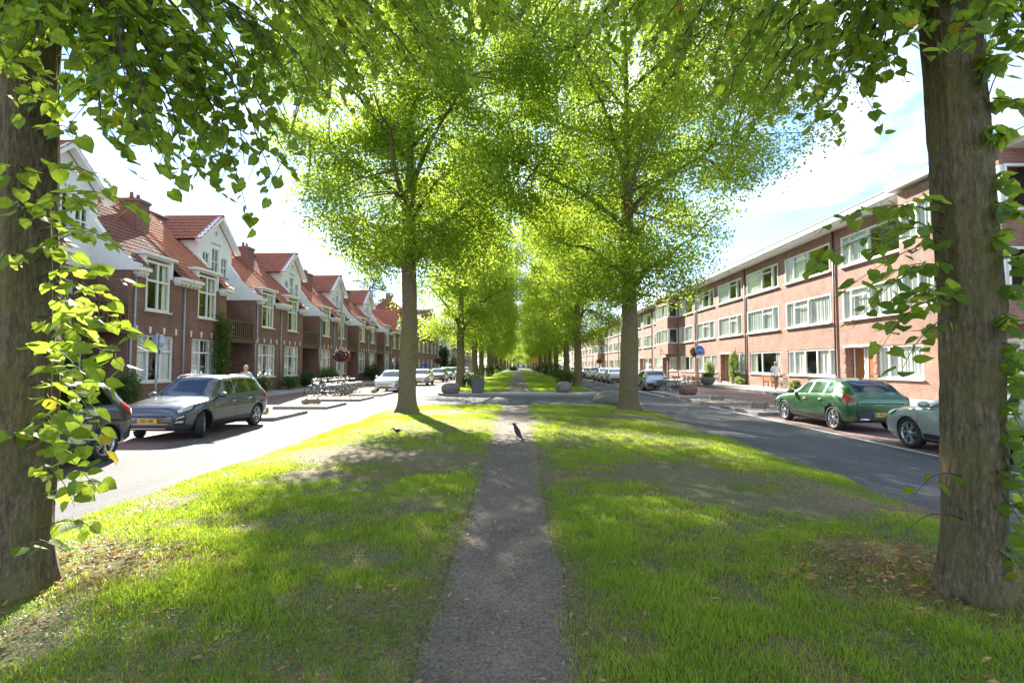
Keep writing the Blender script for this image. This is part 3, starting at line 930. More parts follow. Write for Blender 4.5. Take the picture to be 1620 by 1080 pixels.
# --- the two foreground trees, framed by their own hanging twigs and trunk shoots
NTL, NTR = (-3.76, 3.82), (3.32, 3.80)
def P3(px, py, d): return Vector(((px-VX)/F*d, d, CAMH+(VY-py)/F*d))
LEAFM = []
for i in range(7):
    r = [.1, .3, .5, .65, .8, .93, 1.0][i]; bend = [0, .12, -.1, .2, .05, -.18, .1][i]
    tv = np.array(HEART[0], float); tv[:, 2] += bend*tv[:, 1]**2 + .05*np.sin(tv[:, 0]*9+i)
    tv = np.vstack([tv, [(0, -.45, .02), (.025, -.45, .02), (.025, .06, .005), (-.0, .06, .005)]])
    LEAFM.append(npmesh('leaf', tv, np.array([0,1,4,3,1,2,5,4,0,6,7,1,1,7,8,2,9,10,11,12]), np.array([0,4,8,12,16]), 'leaf_shoot', np.full(13, r), True))
def rand_leaf_rot(out, r_):
    d = Vector((out.x*.8+r_.gauss(0, .5), out.y*.8+r_.gauss(0, .5), r_.gauss(-.55, .4))).normalized()
    u = Vector((r_.gauss(0, .5), r_.gauss(-.25, .5), 1)).normalized()
    x = d.cross(u).normalized(); z = x.cross(d)
    return Matrix(((x.x, d.x, z.x), (x.y, d.y, z.y), (x.z, d.z, z.z))).to_quaternion()
def shoots(t, base, specs, seed):
    """specs: (start z, tip px, py, depth, leaves)"""
    r_ = random.Random(seed); bx = Vector((base[0], base[1], 0)); n = 0
    for (z0, px, py, d, nl) in specs:
        tip = P3(px, py, d)-Vector((base[0], base[1], t.location.z)); z0 = z0-t.location.z
        dr = Vector((tip.x, tip.y, 0)).normalized(); st = dr*.15+Vector((0, 0, z0))
        mid = (st+tip)/2+Vector((r_.gauss(0, .05), r_.gauss(0, .05), .10+.12*(tip-st).length))
        P = bez(st, mid, tip, 9)
        MB().tube(P, [.0055-.0005*j for j in range(9)], 5).build('shoot', 'twig', t)
        nl = int(nl*1.35)
        for j in range(nl):
            u = .18+.78*(j+r_.random()*.6)/nl; u = min(u, 1.0); f = u*8; a = int(min(f, 7)); p = P[a].lerp(P[a+1], f-a)
            tg = (P[a+1]-P[a]).normalized(); sd = tg.cross(Vector((0, 0, 1))).normalized()*(1 if j % 2 else -1)
            out = (sd+tg*.5+Vector((r_.gauss(0, .2), r_.gauss(0, .2), 0))).normalized(); s = r_.uniform(.062, .118)
            o = link('leaf', r_.choices(LEAFM, [4, 6, 7, 6, 4, 2, .35])[0], t, p+out*s*.5+Vector((0, 0, -.012)))
            o.rotation_mode = 'QUATERNION'; o.rotation_quaternion = rand_leaf_rot(out, r_); o.scale = (s, s, s); n += 1
    return n
def hanging(t, base, tips, seed, name):
    """drooping branches from the low limbs, each with side twigs and real leaves"""
    g = np.random.default_rng(seed); bm = MB(); LP = []; LD = []; o0 = Vector((base[0], base[1], t.location.z))
    for (px, py, d) in tips:
        tip = P3(px, py, d); hub = Vector((base[0], base[1], 0)); h = Vector((tip.x-hub.x, tip.y-hub.y, 0)); L = h.length
        st = hub+h*min(.35, .9/max(L, .1))+Vector((0, 0, max(tip.z+.55, 4.6)+g.uniform(0, .5)))
        mid = st.lerp(tip, .6)+Vector((0, 0, .35+.12*L)); P = bez(st, mid, tip, 12)
        P = [p+Vector(tuple(g.normal(0, .02, 3))) for p in P]
        bm.tube([p-o0 for p in P], [.016-.0012*j for j in range(12)], 5, cap=False)
        Lb = sum((P[i+1]-P[i]).length for i in range(11)); u0 = max(.25, 1-1.5/Lb)
        nt = int(6+(1-u0)*Lb*4)
        for k in range(nt):
            u = u0+(1-u0)*(k+g.random())/nt; f = min(u*11, 10.99); a = int(f); p = P[a].lerp(P[a+1], f-a); tg = (P[a+1]-P[a]).normalized()
            az = g.uniform(0, 6.28); e = Vector((math.cos(az), math.sin(az), g.uniform(-.9, .1)))*.8+tg*.7; e.normalize()
            tl = g.uniform(.12, .42); q = p+e*tl+Vector((0, 0, -.25*tl))
            tw = bez(p, p+e*tl*.6, q, 4); bm.tube([x-o0 for x in tw], [.004, .0032, .0026, .002], 3, cap=False)
            m = int(2+tl/.055)
            for j in range(m):
                s = (j+.6)/m; c = tw[min(2, int(s*3))].lerp(tw[min(3, int(s*3)+1)], s*3-int(s*3))
                LP.append(tuple(c-o0+Vector(tuple(g.normal(0, .02, 3))))); LD.append((e.x+g.normal(0, .6), e.y+g.normal(0, .6), g.normal(-.6, .35)))
    P = np.array(LP); D = unit(np.array(LD)); n = len(P)
    U = unit(np.stack([g.normal(0, .5, n), g.normal(-.1, .5, n), np.ones(n)], -1)); X, D, Z = frames(D, U); Z = Z*g.uniform(-.8, 2.6, (n, 1)); X = X*g.uniform(.78, 1.15, (n, 1))
    rnd = np.clip(.45+.2*g.standard_normal(n), 0, .93); rnd = np.where(g.random(n) < .008, 1, rnd)
    link('hanging_branches', bm.mesh('hanging_branches', 'twig'), t)
    f = link('hanging_leaves', scatter('hanging_leaves', *HEART, P, X, D, Z, g.uniform(.045, .095, n), rnd, 'leaf_near', True), t); f['kind'] = 'stuff'
    return n
NT = trunk_mesh([(-.06, .205), (.5, .197), (2.5, .190), (5, .182), (8, .16)], 84, (0, 0), 12, ((1.9, .3, .12, .02), (3.3, 2.6, .15, .03), (2.6, 5.0, .1, .025)), .09, 170, .011)
NT2 = trunk_mesh([(-.06, .19), (.5, .178), (2.5, .178), (5, .172), (8, .15)], 84, (-.012, 0), 14, ((2.1, 0.1, .13, .05), (1.55, .2, .12, .035), (2.55, 3.3, .12, .02), (3.6, .3, .2, .03)), .09, 170, .011)
ox, oy = NTL
acc = lambda p: p[2] > max(4.3, 2.75+.50*(p[1]+oy)) and p[2] > 4.0
cN = crown([(4.3, 4.4), (6, 5.2), (9, 5.4), (12, 4.6), (15, 2.0)], 190, 38, .10, 31, HEART, .6, acc, 13, 5.0)
def near_tree(label, base, trunk, mirror):
    t = thing('lime_tree', label, 'tree', (base[0], base[1], zg(*base)-.01), 0, 'lime trees of the avenue')
    link('trunk', trunk, t); b = link('branches', cN[0], t); f = link('crown', cN[1], t); f['kind'] = 'stuff'
    if mirror: b.scale = f.scale = (-1, 1, 1)
    return t
tl = near_tree('thick mossy lime trunk at the left edge with leafy shoots and overhanging branches', NTL, NT, False)
tr = near_tree('lichen-flecked lime trunk at the right edge with leafy shoots on both sides', NTR, NT2, True)
shoots(tl, NTL, [(3.3, 165, 290, 3.5, 10), (3.1, 210, 335, 3.45, 11), (3.0, 120, 330, 3.3, 9), (2.85, 185, 395, 3.5, 10), (2.6, 150, 370, 3.3, 10), (2.7, 130, 430, 3.4, 9), (2.5, 215, 455, 3.6, 10), (2.4, 160, 480, 3.35, 10),
                 (2.3, 190, 520, 3.5, 11), (2.2, 235, 555, 3.45, 12), (2.1, 150, 545, 3.3, 11), (2.0, 200, 590, 3.5, 12), (1.95, 130, 600, 3.3, 11), (1.8, 175, 625, 3.4, 12), (1.7, 140, 660, 3.3, 11), (1.6, 165, 690, 3.45, 12),
                 (1.5, 185, 735, 3.5, 11), (1.4, 130, 720, 3.3, 11), (1.3, 160, 780, 3.4, 10), (1.1, 120, 800, 3.3, 9), (.75, 165, 765, 3.5, 6), (.6, 160, 845, 3.5, 5), (.45, 110, 870, 3.4, 4), (3.3, -10, 300, 3.3, 8), (3.0, 10, 345, 3.25, 7), (2.6, -20, 420, 3.3, 7),
                 (2.9, 60, 340, 3.3, 7), (1.25, 20, 690, 3.35, 6), (3.6, 95, 215, 3.3, 9), (3.7, 40, 140, 3.3, 10), (3.75, 15, 100, 3.2, 10)], 5)
shoots(tr, NTR, [(2.95, 1290, 362, 3.7, 10), (2.85, 1265, 440, 3.5, 11), (2.8, 1335, 348, 3.8, 10), (2.75, 1318, 472, 3.5, 11), (2.7, 1370, 400, 3.6, 11), (2.6, 1345, 520, 3.5, 11), (2.55, 1390, 452, 3.5, 12), (2.45, 1400, 520, 3.45, 11),
                 (2.35, 1385, 560, 3.5, 10), (2.3, 1425, 480, 3.4, 10), (2.2, 1415, 598, 3.5, 10), (3.0, 1420, 340, 3.6, 9), (1.05, 1432, 782, 3.6, 3), (.75, 1410, 850, 3.5, 2),
                 (3.2, 1600, 300, 3.6, 10), (3.0, 1630, 350, 3.5, 10), (2.8, 1595, 390, 3.6, 11), (2.6, 1625, 440, 3.5, 11), (2.4, 1590, 480, 3.7, 11), (2.2, 1620, 530, 3.5, 11), (2.0, 1600, 590, 3.6, 11), (1.8, 1630, 640, 3.5, 10),
                 (1.6, 1605, 690, 3.6, 11), (1.4, 1625, 750, 3.5, 10), (1.2, 1605, 800, 3.6, 10), (.95, 1620, 860, 3.5, 9), (3.5, 1585, 215, 3.6, 10), (3.7, 1620, 160, 3.5, 10), (3.9, 1590, 90, 3.6, 10), (.6, 1600, 905, 3.55, 6), (3.6, 1630, 60, 3.4, 9)], 6)
def tipset(poly, n, dep, seed):
    g = np.random.default_rng(seed); xs = [p[0] for p in poly]; yb = [p[1] for p in poly]; out = []
    for i in range(n):
        x = xs[0]+(xs[-1]-xs[0])*(i+g.random())/n; y = np.interp(x, xs, yb)
        out.append((x, (y-46)-abs(g.normal(0, .32))*y-(0 if i % 3 else 10), np.interp(x, [d[0] for d in dep], [d[1] for d in dep])*g.uniform(.85, 1.2)))
    return out
TL = tipset([(-60, 120), (60, 110), (110, 170), (150, 270), (230, 325), (300, 275), (350, 320), (430, 330), (485, 240), (560, 200), (700, 140), (840, 90)], 66, [(0, 2.9), (300, 3.2), (470, 3.9), (560, 5.2), (840, 6.5)], 41)
TR = tipset([(880, 100), (960, 120), (1100, 170), (1200, 215), (1290, 225), (1380, 195), (1440, 110), (1480, 20), (1540, 20), (1600, 120), (1680, 150)], 48, [(880, 6.2), (1100, 5.2), (1250, 4.2), (1400, 3.6), (1650, 3.3)], 42)
hanging(tl, NTL, TL, 51, 'l'); hanging(tr, NTR, TR, 52, 'r')
# ------------------------------------------------------------------ buildings
def wall_panels(b, u0, u1, z0, z1, x0, x1, holes, mi=0):
    """a wall in the plane x with rectangular openings (ua, ub, za, zb), cut into blocks that butt end to end"""
    us = sorted({u0, u1, *[h[0] for h in holes], *[h[1] for h in holes]}); us = [u for u in us if u0 <= u <= u1]
    for a, c in zip(us[:-1], us[1:]):
        if c-a < 1e-6: continue
        m = (a+c)/2; hs = sorted([(h[2], h[3]) for h in holes if h[0] < m < h[1]]); z = z0
        for (p, q) in hs:
            if p > z: b.box(x0, x1, a, c, z, p, mi)
            z = max(z, q)
        if z < z1: b.box(x0, x1, a, c, z, z1, mi)
    return b
_wc = {}
def cached(key, fn):
    if key not in _wc: _wc[key] = fn()
    return _wc[key]
def win(root, u0, u1, z0, z1, x=-.08, cols=(1,), transom=None, fr=.075, curtain='sides', sill='stone_white', bars=0, ft=.09, name='window', cmat='curtain'):
    """a window in a wall that faces +x: white frame, its panes, curtain and sill; cols are relative widths, transom a height fraction"""
    W, H = u1-u0, z1-z0; k = (round(W, 3), round(H, 3), tuple(cols), transom, fr, bars)
    tot = sum(cols); edges = [0]
    for c in cols: edges.append(edges[-1]+c/tot*W)
    zt = H*transom if transom else None
    def frame():
        b = MB(); b.box(-ft, 0, 0, W, 0, fr); b.box(-ft, 0, 0, W, H-fr, H); b.box(-ft, 0, 0, fr, fr, H-fr); b.box(-ft, 0, W-fr, W, fr, H-fr)
        for e in edges[1:-1]: b.box(-ft+.005, -.005, e-fr*.5, e+fr*.5, fr, H-fr)
        if zt:
            for a, c in zip(edges[:-1], edges[1:]): b.box(-ft+.008, .012, a+fr*.5, c-fr*.5, zt-fr*.5, zt+fr*.5)
            if bars:
                for a, c in zip(edges[:-1], edges[1:]):
                    for j in range(1, bars): b.box(-.06, -.03, a+(c-a)*j/bars-.014, a+(c-a)*j/bars+.014, zt+fr*.5, H-fr)
        return b.mesh(name, 'paint_white')
    wn = link(name, cached(('f', k, ft), frame), root, (x, u0, z0))
    for a, c in zip(edges[:-1], edges[1:]):
        for (p, q) in ([(fr, zt-fr*.5), (zt+fr*.5, H-fr)] if zt else [(fr, H-fr)]):
            w_, h_ = c-a-fr, q-p
            me = cached(('p', round(w_, 3), round(h_, 3)), lambda: MB().add([(0,0,0),(0,w_,0),(0,w_,h_),(0,0,h_)], [(0,1,2,3)]).mesh('pane', 'glass'))
            o = link('pane', me, wn, (-.045, a+fr*.5, p)); o.rotation_euler = (0, random.uniform(-.006, .006), random.uniform(-.008, .008))
    if curtain != 'none':
        def cur(wd):
            def f():
                b = MB(); n = max(6, int(wd/.045)); vs = []
                for i in range(n+1):
                    u = wd*i/n; xx = .025*math.sin(i*1.9)+.012*math.sin(i*.7)
                    vs += [(xx, u, 0), (xx, u, H-.1)]
                b.add(vs, [(2*i, 2*i+2, 2*i+3, 2*i+1) for i in range(n)], 0, True); return b.mesh('curtain', cmat)
            return cached(('c', round(wd, 2), round(H, 2), cmat), f)
        spans = {'sides': [(.03, W*.2), (W*.8-.03, W*.2)], 'full': [(.03, W-.06)], 'left': [(.03, W*.45)], 'right': [(W*.5, W*.5-.03)], 'wide': [(.03, W*.34), (W*.64, W*.34)]}[curtain]
        for (s, wd) in spans: link('curtain', cur(wd), wn, (-.145, s, .05))
    if sill:
        link('sill', cached(('s', round(W, 2), sill), lambda: MB().box(-.06, .10, -.05, W+.05, -.07, -.004).mesh('sill', sill)), wn, (.04, 0, 0))
    return wn
def door(root, u0, u1, z0, z1, x, mat, light=True, transom=.0):
    def mk():
        b = MB(); W, H = u1-u0, z1-z0
        b.box(-.05, 0, .05, W-.05, 0, H-.05-transom)
        for (za, zb) in ((.15, .85), (.95, 1.85)): b.box(-.01, .014, .16, W-.16, za, zb)
        return b.mesh('door', mat)
    W, H = u1-u0, z1-z0
    d = link('door', cached(('d', round(W, 2), round(H, 2), mat, transom), mk), root, (x, u0, z0))
    f = cached(('df', round(W, 2), round(H, 2), transom), lambda: (lambda b: (b.box(-.08, .03, -.05, .046, 0, H), b.box(-.08, .03, W-.046, W+.05, 0, H), b.box(-.08, .031, .046, W-.046, H-.046, H),
        b.box(-.08, .028, .046, W-.046, H-.05-transom, H-transom+.01) if transom else 0, b.mesh('frame', 'paint_white'))[-1])(MB()))
    link('frame', f, d)
    link('handle', cached('dh', lambda: MB().tube([(.02, 0, 0), (.06, 0, 0), (.06, .1, 0)], .011, 6).box(0, .02, -.02, .02, -.09, .09).mesh('handle', 'chrome')), d, (.0, .14, 1.0))
    if transom: link('pane', cached(('dp', round(W, 2), transom), lambda: MB().add([(0,0,0),(0,W-.1,0),(0,W-.1,transom-.06),(0,0,transom-.06)], [(0,1,2,3)]).mesh('pane', 'glass')), d, (-.03, .05, H-transom+.012))
    return d
def pantiles(u0, u1, p0, p1, mat, tw=.235, th=.34):
    """corrugated courses between the eave p0=(x,z) and the ridge p1=(x,z)"""
    L = math.hypot(p1[0]-p0[0], p1[1]-p0[1]); dx, dz = (p1[0]-p0[0])/L, (p1[1]-p0[1])/L; nx, nz = -dz, dx
    if nz < 0: nx, nz = -nx, -nz
    nc = int((u1-u0)/tw*5)+1; nr = int(L/th); us = np.linspace(u0, u1, nc)
    ph = ((us-u0)/tw) % 1; wv = .032*np.where(ph < .6, np.sin(ph/.6*np.pi), -.35*np.sin((ph-.6)/.4*np.pi))
    V = []; 
    for r in range(nr):
        for (s, up) in ((r*L/nr-.02, .034), ((r+1)*L/nr, .0)):
            V.append(np.stack([p0[0]+dx*s+nx*(wv+up), us, p0[1]+dz*s+nz*(wv+up)], -1))
    V = np.concatenate(V); rows = nr*2; i = np.arange(rows-1)[:, None]*nc+np.arange(nc-1)[None, :]
    Q = np.stack([i, i+1, i+1+nc, i+nc], -1).reshape(-1, 4)
    return npmesh('roof', V, Q.ravel(), np.arange(len(Q))*4, mat, None, False)

HW, RC = 5.15, 1.52        # half width of a pair of houses, half width of its recess
EAVE, RIDGE, RD = 5.92, 10.35, 4.5
RSL = (RIDGE-EAVE+.02)/(RD+.38)
def roof_pieces(m):
    """the six tiled pieces of a pair's roof: each wing is cut where its wall dormer breaks the eave"""
    out = []
    for s in (1, -1):
        for (a, c, x0) in ((RC+.02, 2.30, .38), (2.30, 4.28, -.42), (4.28, HW, .38)):
            p, q = (a, c) if s > 0 else (-c, -a)
            out.append(pantiles(p, q, (x0, EAVE-.02+(.38-x0)*RSL), (-RD, RIDGE), m))
    return out
ROOFM = {m: roof_pieces(m) for m in ('clay_red', 'clay_orange', 'clay_brown')}
def make_house():
    h = thing('brick_house', 'x', 'house', (0, 0, 0))
    hol = []
    for s in (1, -1):
        for (a, c, p, q) in ((2.5, 4.08, 4.15, 6.40), (2.1, 4.5, .95, 3.05)):
            hol.append((min(s*a, s*c), max(s*a, s*c), p, q))
    b = MB()
    for s in (1, -1):
        a, c = (RC, HW) if s > 0 else (-HW, -RC)
        wall_panels(b, a, c, 0, EAVE-.18, -.28, 0, hol)
        p, q = (RC, RC+.28) if s > 0 else (-RC-.28, -RC)
        b.box(-1.75, -.282, p, q, 0, EAVE-.18)                  # cheeks of the recess
    # back of the recess: openings for the front doors below, a balcony door above
    wall_panels(b, -RC, RC, 0, EAVE-.18, -2.0, -1.75, [(-1.32, -.36, .2, 2.92), (.36, 1.32, .2, 2.92), (-.85, .85, 3.3, 5.2)])
    b.build('wall', 'brick_brown', h)
    MB().box(-9.0, -8.72, -HW, HW, 0, EAVE-.18).build('rear_wall', 'brick_brown', h)
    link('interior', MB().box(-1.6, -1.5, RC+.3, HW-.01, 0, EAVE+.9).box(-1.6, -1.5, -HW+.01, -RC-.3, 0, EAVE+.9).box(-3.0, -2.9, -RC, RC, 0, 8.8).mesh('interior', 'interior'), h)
    for (u0, u1, z0, z1) in hol:
        if z0 > 3: win(h, u0, u1, z0, z1, -.02, (1, 1), .60, .10, 'sides', 'stone_white')
        else: win(h, u0, u1, z0, z1, -.10, (1, 1, 1), .66, .08, 'wide', 'stone_white', 2)
    for s, m in ((-1, 'door_orange'), (1, 'door_navy')):
        u0 = -1.28 if s < 0 else .40
        door(h, u0, u0+.88, .2, 2.88, -1.80, m, True, .55)
        b = MB().box(-1.75, -1.35, u0-.1, u0+.98, .0, .19); b.build('doorstep', 'stone_white', h)
    win(h, -.85, .85, 3.3, 5.2, -1.82, (1, 1), .75, .08, 'sides', None)
    # balcony
    MB().box(-1.745, .02, -RC+.005, RC-.005, 3.02, 3.26).build('balcony_floor', 'wood_dark', h)
    b = MB().box(-.09, .03, -RC+.01, RC-.01, 4.22, 4.32).box(-.08, .02, -RC+.01, RC-.01, 3.30, 3.38)
    b.build('balcony_rail', 'wood_dark', h)
    me = MB().box(-.06, .0, -.055, .055, 3.38, 4.22).mesh('baluster', 'wood_dark')
    for i in range(13): link('baluster', me, h, (0, -RC+.14+i*(2*RC-.28)/12, 0))
    # white cheeks that sweep down beside the recess
    for s in (1, -1):
        poly = [(.42, EAVE-.18), (.42, EAVE+.10), (.10, EAVE+.22)]
        for i in range(9):
            t = i/8; d = .1+1.95*t; poly.append((-d+.2, EAVE+.30+2.1*t-.22*math.sin(math.pi*t)))
        poly += [(-1.9, EAVE-.18)]
        a, c = (RC-.06, RC+.20) if s > 0 else (-RC-.20, -RC+.06)
        MB().prism(poly, 1, a, c).build('gable_cheek', 'plaster_white', h)
    # the white gable above the recess
    GX = -1.6; b = MB()
    gh = [(-1.25, -.6, 7.05, 8.25), (-.36, .36, 7.05, 8.65), (.6, 1.25, 7.05, 8.25)]
    wall_panels(b, -RC-.16, RC+.16, EAVE-.18, 8.9, GX-.2, GX, gh)
    b.prism([(-RC-.16, 8.9), (RC+.16, 8.9), (0, 10.42)], 0, GX-.2, GX)
    for s in (1, -1):
        b.box(-4.6, GX-.2, s*(RC+.06)-.08, s*(RC+.06)+.08, EAVE, 8.78)
    b.build('gable', 'plaster_white', h)
    for (u0, u1, z0, z1) in gh: win(h, u0, u1, z0, z1, GX-.05, (1, 1), .5, .06, 'none', 'lead')
    me = MB().box(0, .012, -.045, .045, 0, .13).mesh('ornament', 'lead')
    for u in (-.42, -.25, -.08, .09, .26, .42): link('ornament', me, h, (GX+.001, u, 8.83))
    link('ornament', MB().prism([(-.12, 0), (0, -.16), (.12, 0), (0, .16)], 0, 0, .014).mesh('ornament', 'lead'), h, (GX+.001, 0, 9.55))
    sl = (10.5-8.72)/(RC+.48); 
    for s in (1, -1):
        # bargeboard and tiled slope of the gable roof
        poly = [(0, 10.62), (s*(RC+.48), 8.84), (s*(RC+.48), 8.62), (0, 10.40)]
        MB().prism(poly if s > 0 else poly[::-1], 0, GX+.05, GX+.40).build('bargeboard', 'paint_white', h)
        n = pantiles(-4.9, -1.3, (0, 0), (RC+.44, 1.78), 'clay_red') if s > 0 else None
    me = pantiles(0, 3.3, (RC+.50, 8.76), (0, 10.58), 'clay_red')
    o = link('gable_roof', me, h, (-4.9, 0, 0)); o.rotation_euler = (0, 0, R(90)); o.scale = (-1, -1, 1); o.location = (GX+.42, 0, 0); o.rotation_euler = (0, 0, R(90)); o.scale = (1, 1, 1)
    o2 = link('gable_roof', me, h, (GX+.42, 0, 0)); o2.rotation_euler = (0, 0, R(90)); o2.scale = (-1, 1, 1)
    MB().tube([(GX+.45, 0, 10.60), (-4.7, 0, 10.60)], .09, 8).build('ridge_tiles', 'clay_red', h)
    # main roof, its wall dormers, gutters
    for k in range(6):
        o = link('roof', ROOFM['clay_red'][k], h); o['slot'] = k
    MB().add([(-RD, -HW, RIDGE), (-RD, HW, RIDGE), (-9.3, HW, EAVE), (-9.3, -HW, EAVE)], [(0, 1, 2, 3)]).add([(-1.9, -RC, EAVE+2.0), (-1.9, RC, EAVE+2.0), (-RD, RC, RIDGE-.03), (-RD, -RC, RIDGE-.03)], [(0, 1, 2, 3)]).build('rear_roof', 'clay_brown', h)
    MB().tube([(-RD, -HW, RIDGE+.06), (-RD, HW, RIDGE+.06)], .1, 8).build('ridge_tiles', 'clay_red', h)
    for s in (1, -1):
        a, c = sorted((s*2.34, s*4.24))
        b = MB().box(-1.0, .02, a, s*2.5 if s > 0 else -4.08, EAVE-.18, 6.52).box(-1.0, .02, 4.08 if s > 0 else -2.5, c, EAVE-.18, 6.52).box(-1.0, .02, a, c, 6.52, 6.60)
        b.box(-1.15, .17, a-.14, c+.14, 6.60, 6.72)
        b.build('wall_dormer', 'paint_white', h)
        for (p, q) in (((RC+.2, 2.26), (4.30, HW-.02)) if s > 0 else ((-2.26, -RC-.2), (-HW+.02, -4.30))):
            b = MB().box(.0, .46, p, q, EAVE-.17, EAVE-.02).box(0, .32, p, q, EAVE-.30, EAVE-.17)
            for i in range(3): b.box(.005, .26, p+.08+i*(q-p-.24)/2, p+.16+i*(q-p-.24)/2, EAVE-.40, EAVE-.30)
            b.build('gutter', 'paint_white', h)
        a = s*(HW-.09)
    MB().tube([(.08, HW-.1, .05), (.08, HW-.1, EAVE-.3)], .045, 8).build('downpipe', 'zinc', h)
    MB().tube([(.07, RC+.12, .05), (.07, RC+.12, 3.0), (.07, RC+.30, 3.35), (.07, RC+.30, EAVE-.2)], .045, 8).build('downpipe', 'zinc', h)
    # chimney on the party wall
    b = MB().box(-3.1, -2.2, -HW-.42, -HW+.42, 8.0, 9.75).box(-3.16, -2.14, -HW-.48, -HW+.48, 9.75, 9.9)
    ch = b.build('chimney', 'brick_brown', h)
    for u in (-.22, .22): MB().lathe([(.1, 9.9), (.11, 10.0), (.085, 10.05), (.09, 10.25), (.0, 10.25)], 10, 2, (-2.65, -HW+u, 0)).build('chimney_pot', 'clay_brown', ch)
    # pale wedge stones above the ground floor windows and brick crosses above
    me = MB().prism([(-.045, 0), (.045, 0), (.075, .30), (-.075, .30)], 0, -.02, .018).mesh('keystone', 'stone_white')
    cr_ = MB()
    for (u, z) in ((0, .11), (0, -.11), (.11, 0), (-.11, 0), (.075, .075), (-.075, .075), (.075, -.075), (-.075, -.075)): cr_.box(0, .012, u-.03, u+.03, z-.025, z+.025)
    cm = cr_.mesh('brick_cross', 'brick_far')
    for s in (1, -1):
        for u in (2.02, 2.85, 3.75, 4.58): link('keystone', me, h, (0, s*u, 3.12))
        for u in (2.05, 4.55): link('brick_cross', cm, h, (0, s*u, 4.85))
    return h
H0 = make_house()
HY = 30.15
houses = []
hl = ['pair of brown brick houses with a dark tiled roof behind the leftmost trunk',
      'pair of brown brick houses with a climbing rose between their doors under a white gable',
      'pair of brown brick houses under a white gable, third from the left',
      'pair of brown brick houses under a white gable, fourth from the left',
      'pair of brown brick houses under a white gable, last before the mossy lawn tree']
roofs = [('clay_brown', 'clay_brown'), ('clay_orange', 'clay_orange'), ('clay_red', 'clay_orange'), ('clay_red', 'clay_red'), ('clay_red', 'clay_orange')]
for i in range(5):
    h = H0 if i == 4 else copy_tree(H0)
    place(h, (LF, HY+10.3*(i-1), PV-.03), 0, hl[i], 'pairs of gabled row houses')
    for c in kids(h):
        if 'slot' in c: c.data = ROOFM[roofs[i][1] if c['slot'] < 3 else roofs[i][0]][c['slot']]; del c['slot']
    houses.append(h)

# plainer houses farther along the left side
def far_house(label, y0, y1, zt, mat, roof, nwin, floors, x=LF, side=1, gable=False, rise=3.0):
    h = thing('row_house', label, 'house', (x, y0 if side > 0 else y1, PV-.03), 0 if side > 0 else math.pi, 'far row houses')
    W = y1-y0; fh = zt/floors; hol = []
    for f in range(floors):
        for i in range(nwin):
            c = W*(i+.5)/nwin; hw = W/nwin*.30; hol.append((c-hw, c+hw, f*fh+(.8 if f else .7), f*fh+fh*.86))
    b = wall_panels(MB(), 0, W, 0, zt, -.25, 0, hol); b.box(-8, -7.8, 0, W, 0, zt).box(-7.8, -.25, 0, .2, 0, zt).box(-7.8, -.25, W-.2, W, 0, zt)
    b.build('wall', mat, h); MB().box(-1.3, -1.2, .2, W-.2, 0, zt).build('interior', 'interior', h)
    for k, (a, c, p, q) in enumerate(hol): win(h, a, c, p, q, -.06, (1, 1), .68, .09, ('sides', 'full', 'wide', 'none')[k % 4], 'stone_white')
    r = MB().prism([(.35, zt), (-4, zt+rise), (-8.3, zt), (-8.3, zt-.12), (.35, zt-.12)], 1, .01, W-.01).build('roof', roof, h)
    MB().box(.02, .40, .03, W-.03, zt-.3, zt-.125).build('gutter', 'paint_white', h)
    MB().box(-4.5, -3.6, W*.08, W*.08+.8, zt+rise*.5, zt+rise+.9).build('chimney', mat, r)
    MB().tube([(.07, W-.2, .05), (.07, W-.2, zt-.3)], .05, 6).build('downpipe', 'zinc', h)
    if gable:
        b = MB().prism([(W*.2, zt), (W*.8, zt), (W*.5, zt+rise*.95)], 0, -.6, .12); b.build('gable', 'plaster_white', h)
        b = MB(); b.prism([(W*.14, zt-.02), (W*.5, zt+rise*1.04), (W*.5, zt+rise*.92), (W*.2, zt-.02)], 0, -3.9, .3).prism([(W*.86, zt-.02), (W*.8, zt-.02), (W*.5, zt+rise*.92), (W*.5, zt+rise*1.04)], 0, -3.9, .3); b.build('gable_roof', roof, h)
    return h
fl = [('brown brick house with small white gable, first beyond the five gabled pairs', 66.4, 73, 6.2, 'brick_brown', 'clay_red', 2, 2, True),
      ('narrow brick house with red roof, second beyond the five gabled pairs', 73, 79.5, 6.2, 'brick_brown_b', 'clay_orange', 2, 2, False),
      ('tall three-storey red brick house with pale window frames at the left side', 79.5, 91, 9.2, 'brick_far', 'clay_brown', 3, 3, False),
      ('three-storey brick house next beyond the tall red one on the left', 91, 104, 9.2, 'brick_brown_b', 'clay_brown', 3, 3, True),
      ('pale plastered row house far along the left side', 112, 126, 8.6, 'plaster_white', 'clay_brown', 4, 3, False),
      ('brick row house far along the left side, after the pale one', 126, 142, 8.6, 'brick_far', 'clay_brown', 4, 3, True),
      ('brick row house at the distant left, last but one before the vanishing point', 142, 165, 8.6, 'brick_brown_b', 'clay_red', 5, 3, False),
      ('most distant brick row house of the left side', 165, 200, 8.6, 'brick_far', 'clay_brown', 6, 3, False)]
for a in fl: far_house(a[0], a[1], a[2], a[3], a[4], a[5], a[6], a[7], gable=a[8])
# closing the view at the end of the avenue
for j, (x0, lab) in enumerate(((-15, 'distant pale house closing the avenue, left of the path'), (-3, 'distant brick house closing the avenue behind the path'), (9, 'distant brick house closing the avenue, right of the path'))):
    h = far_house(lab, 0, 11.6, 8.5, 'plaster_white' if j == 0 else 'brick_far', 'clay_brown', 4, 3); h.location = (x0+11.6, 262, PV-.1); h.rotation_euler = (0, 0, -R(90)); h.location = (x0, 262, 0)

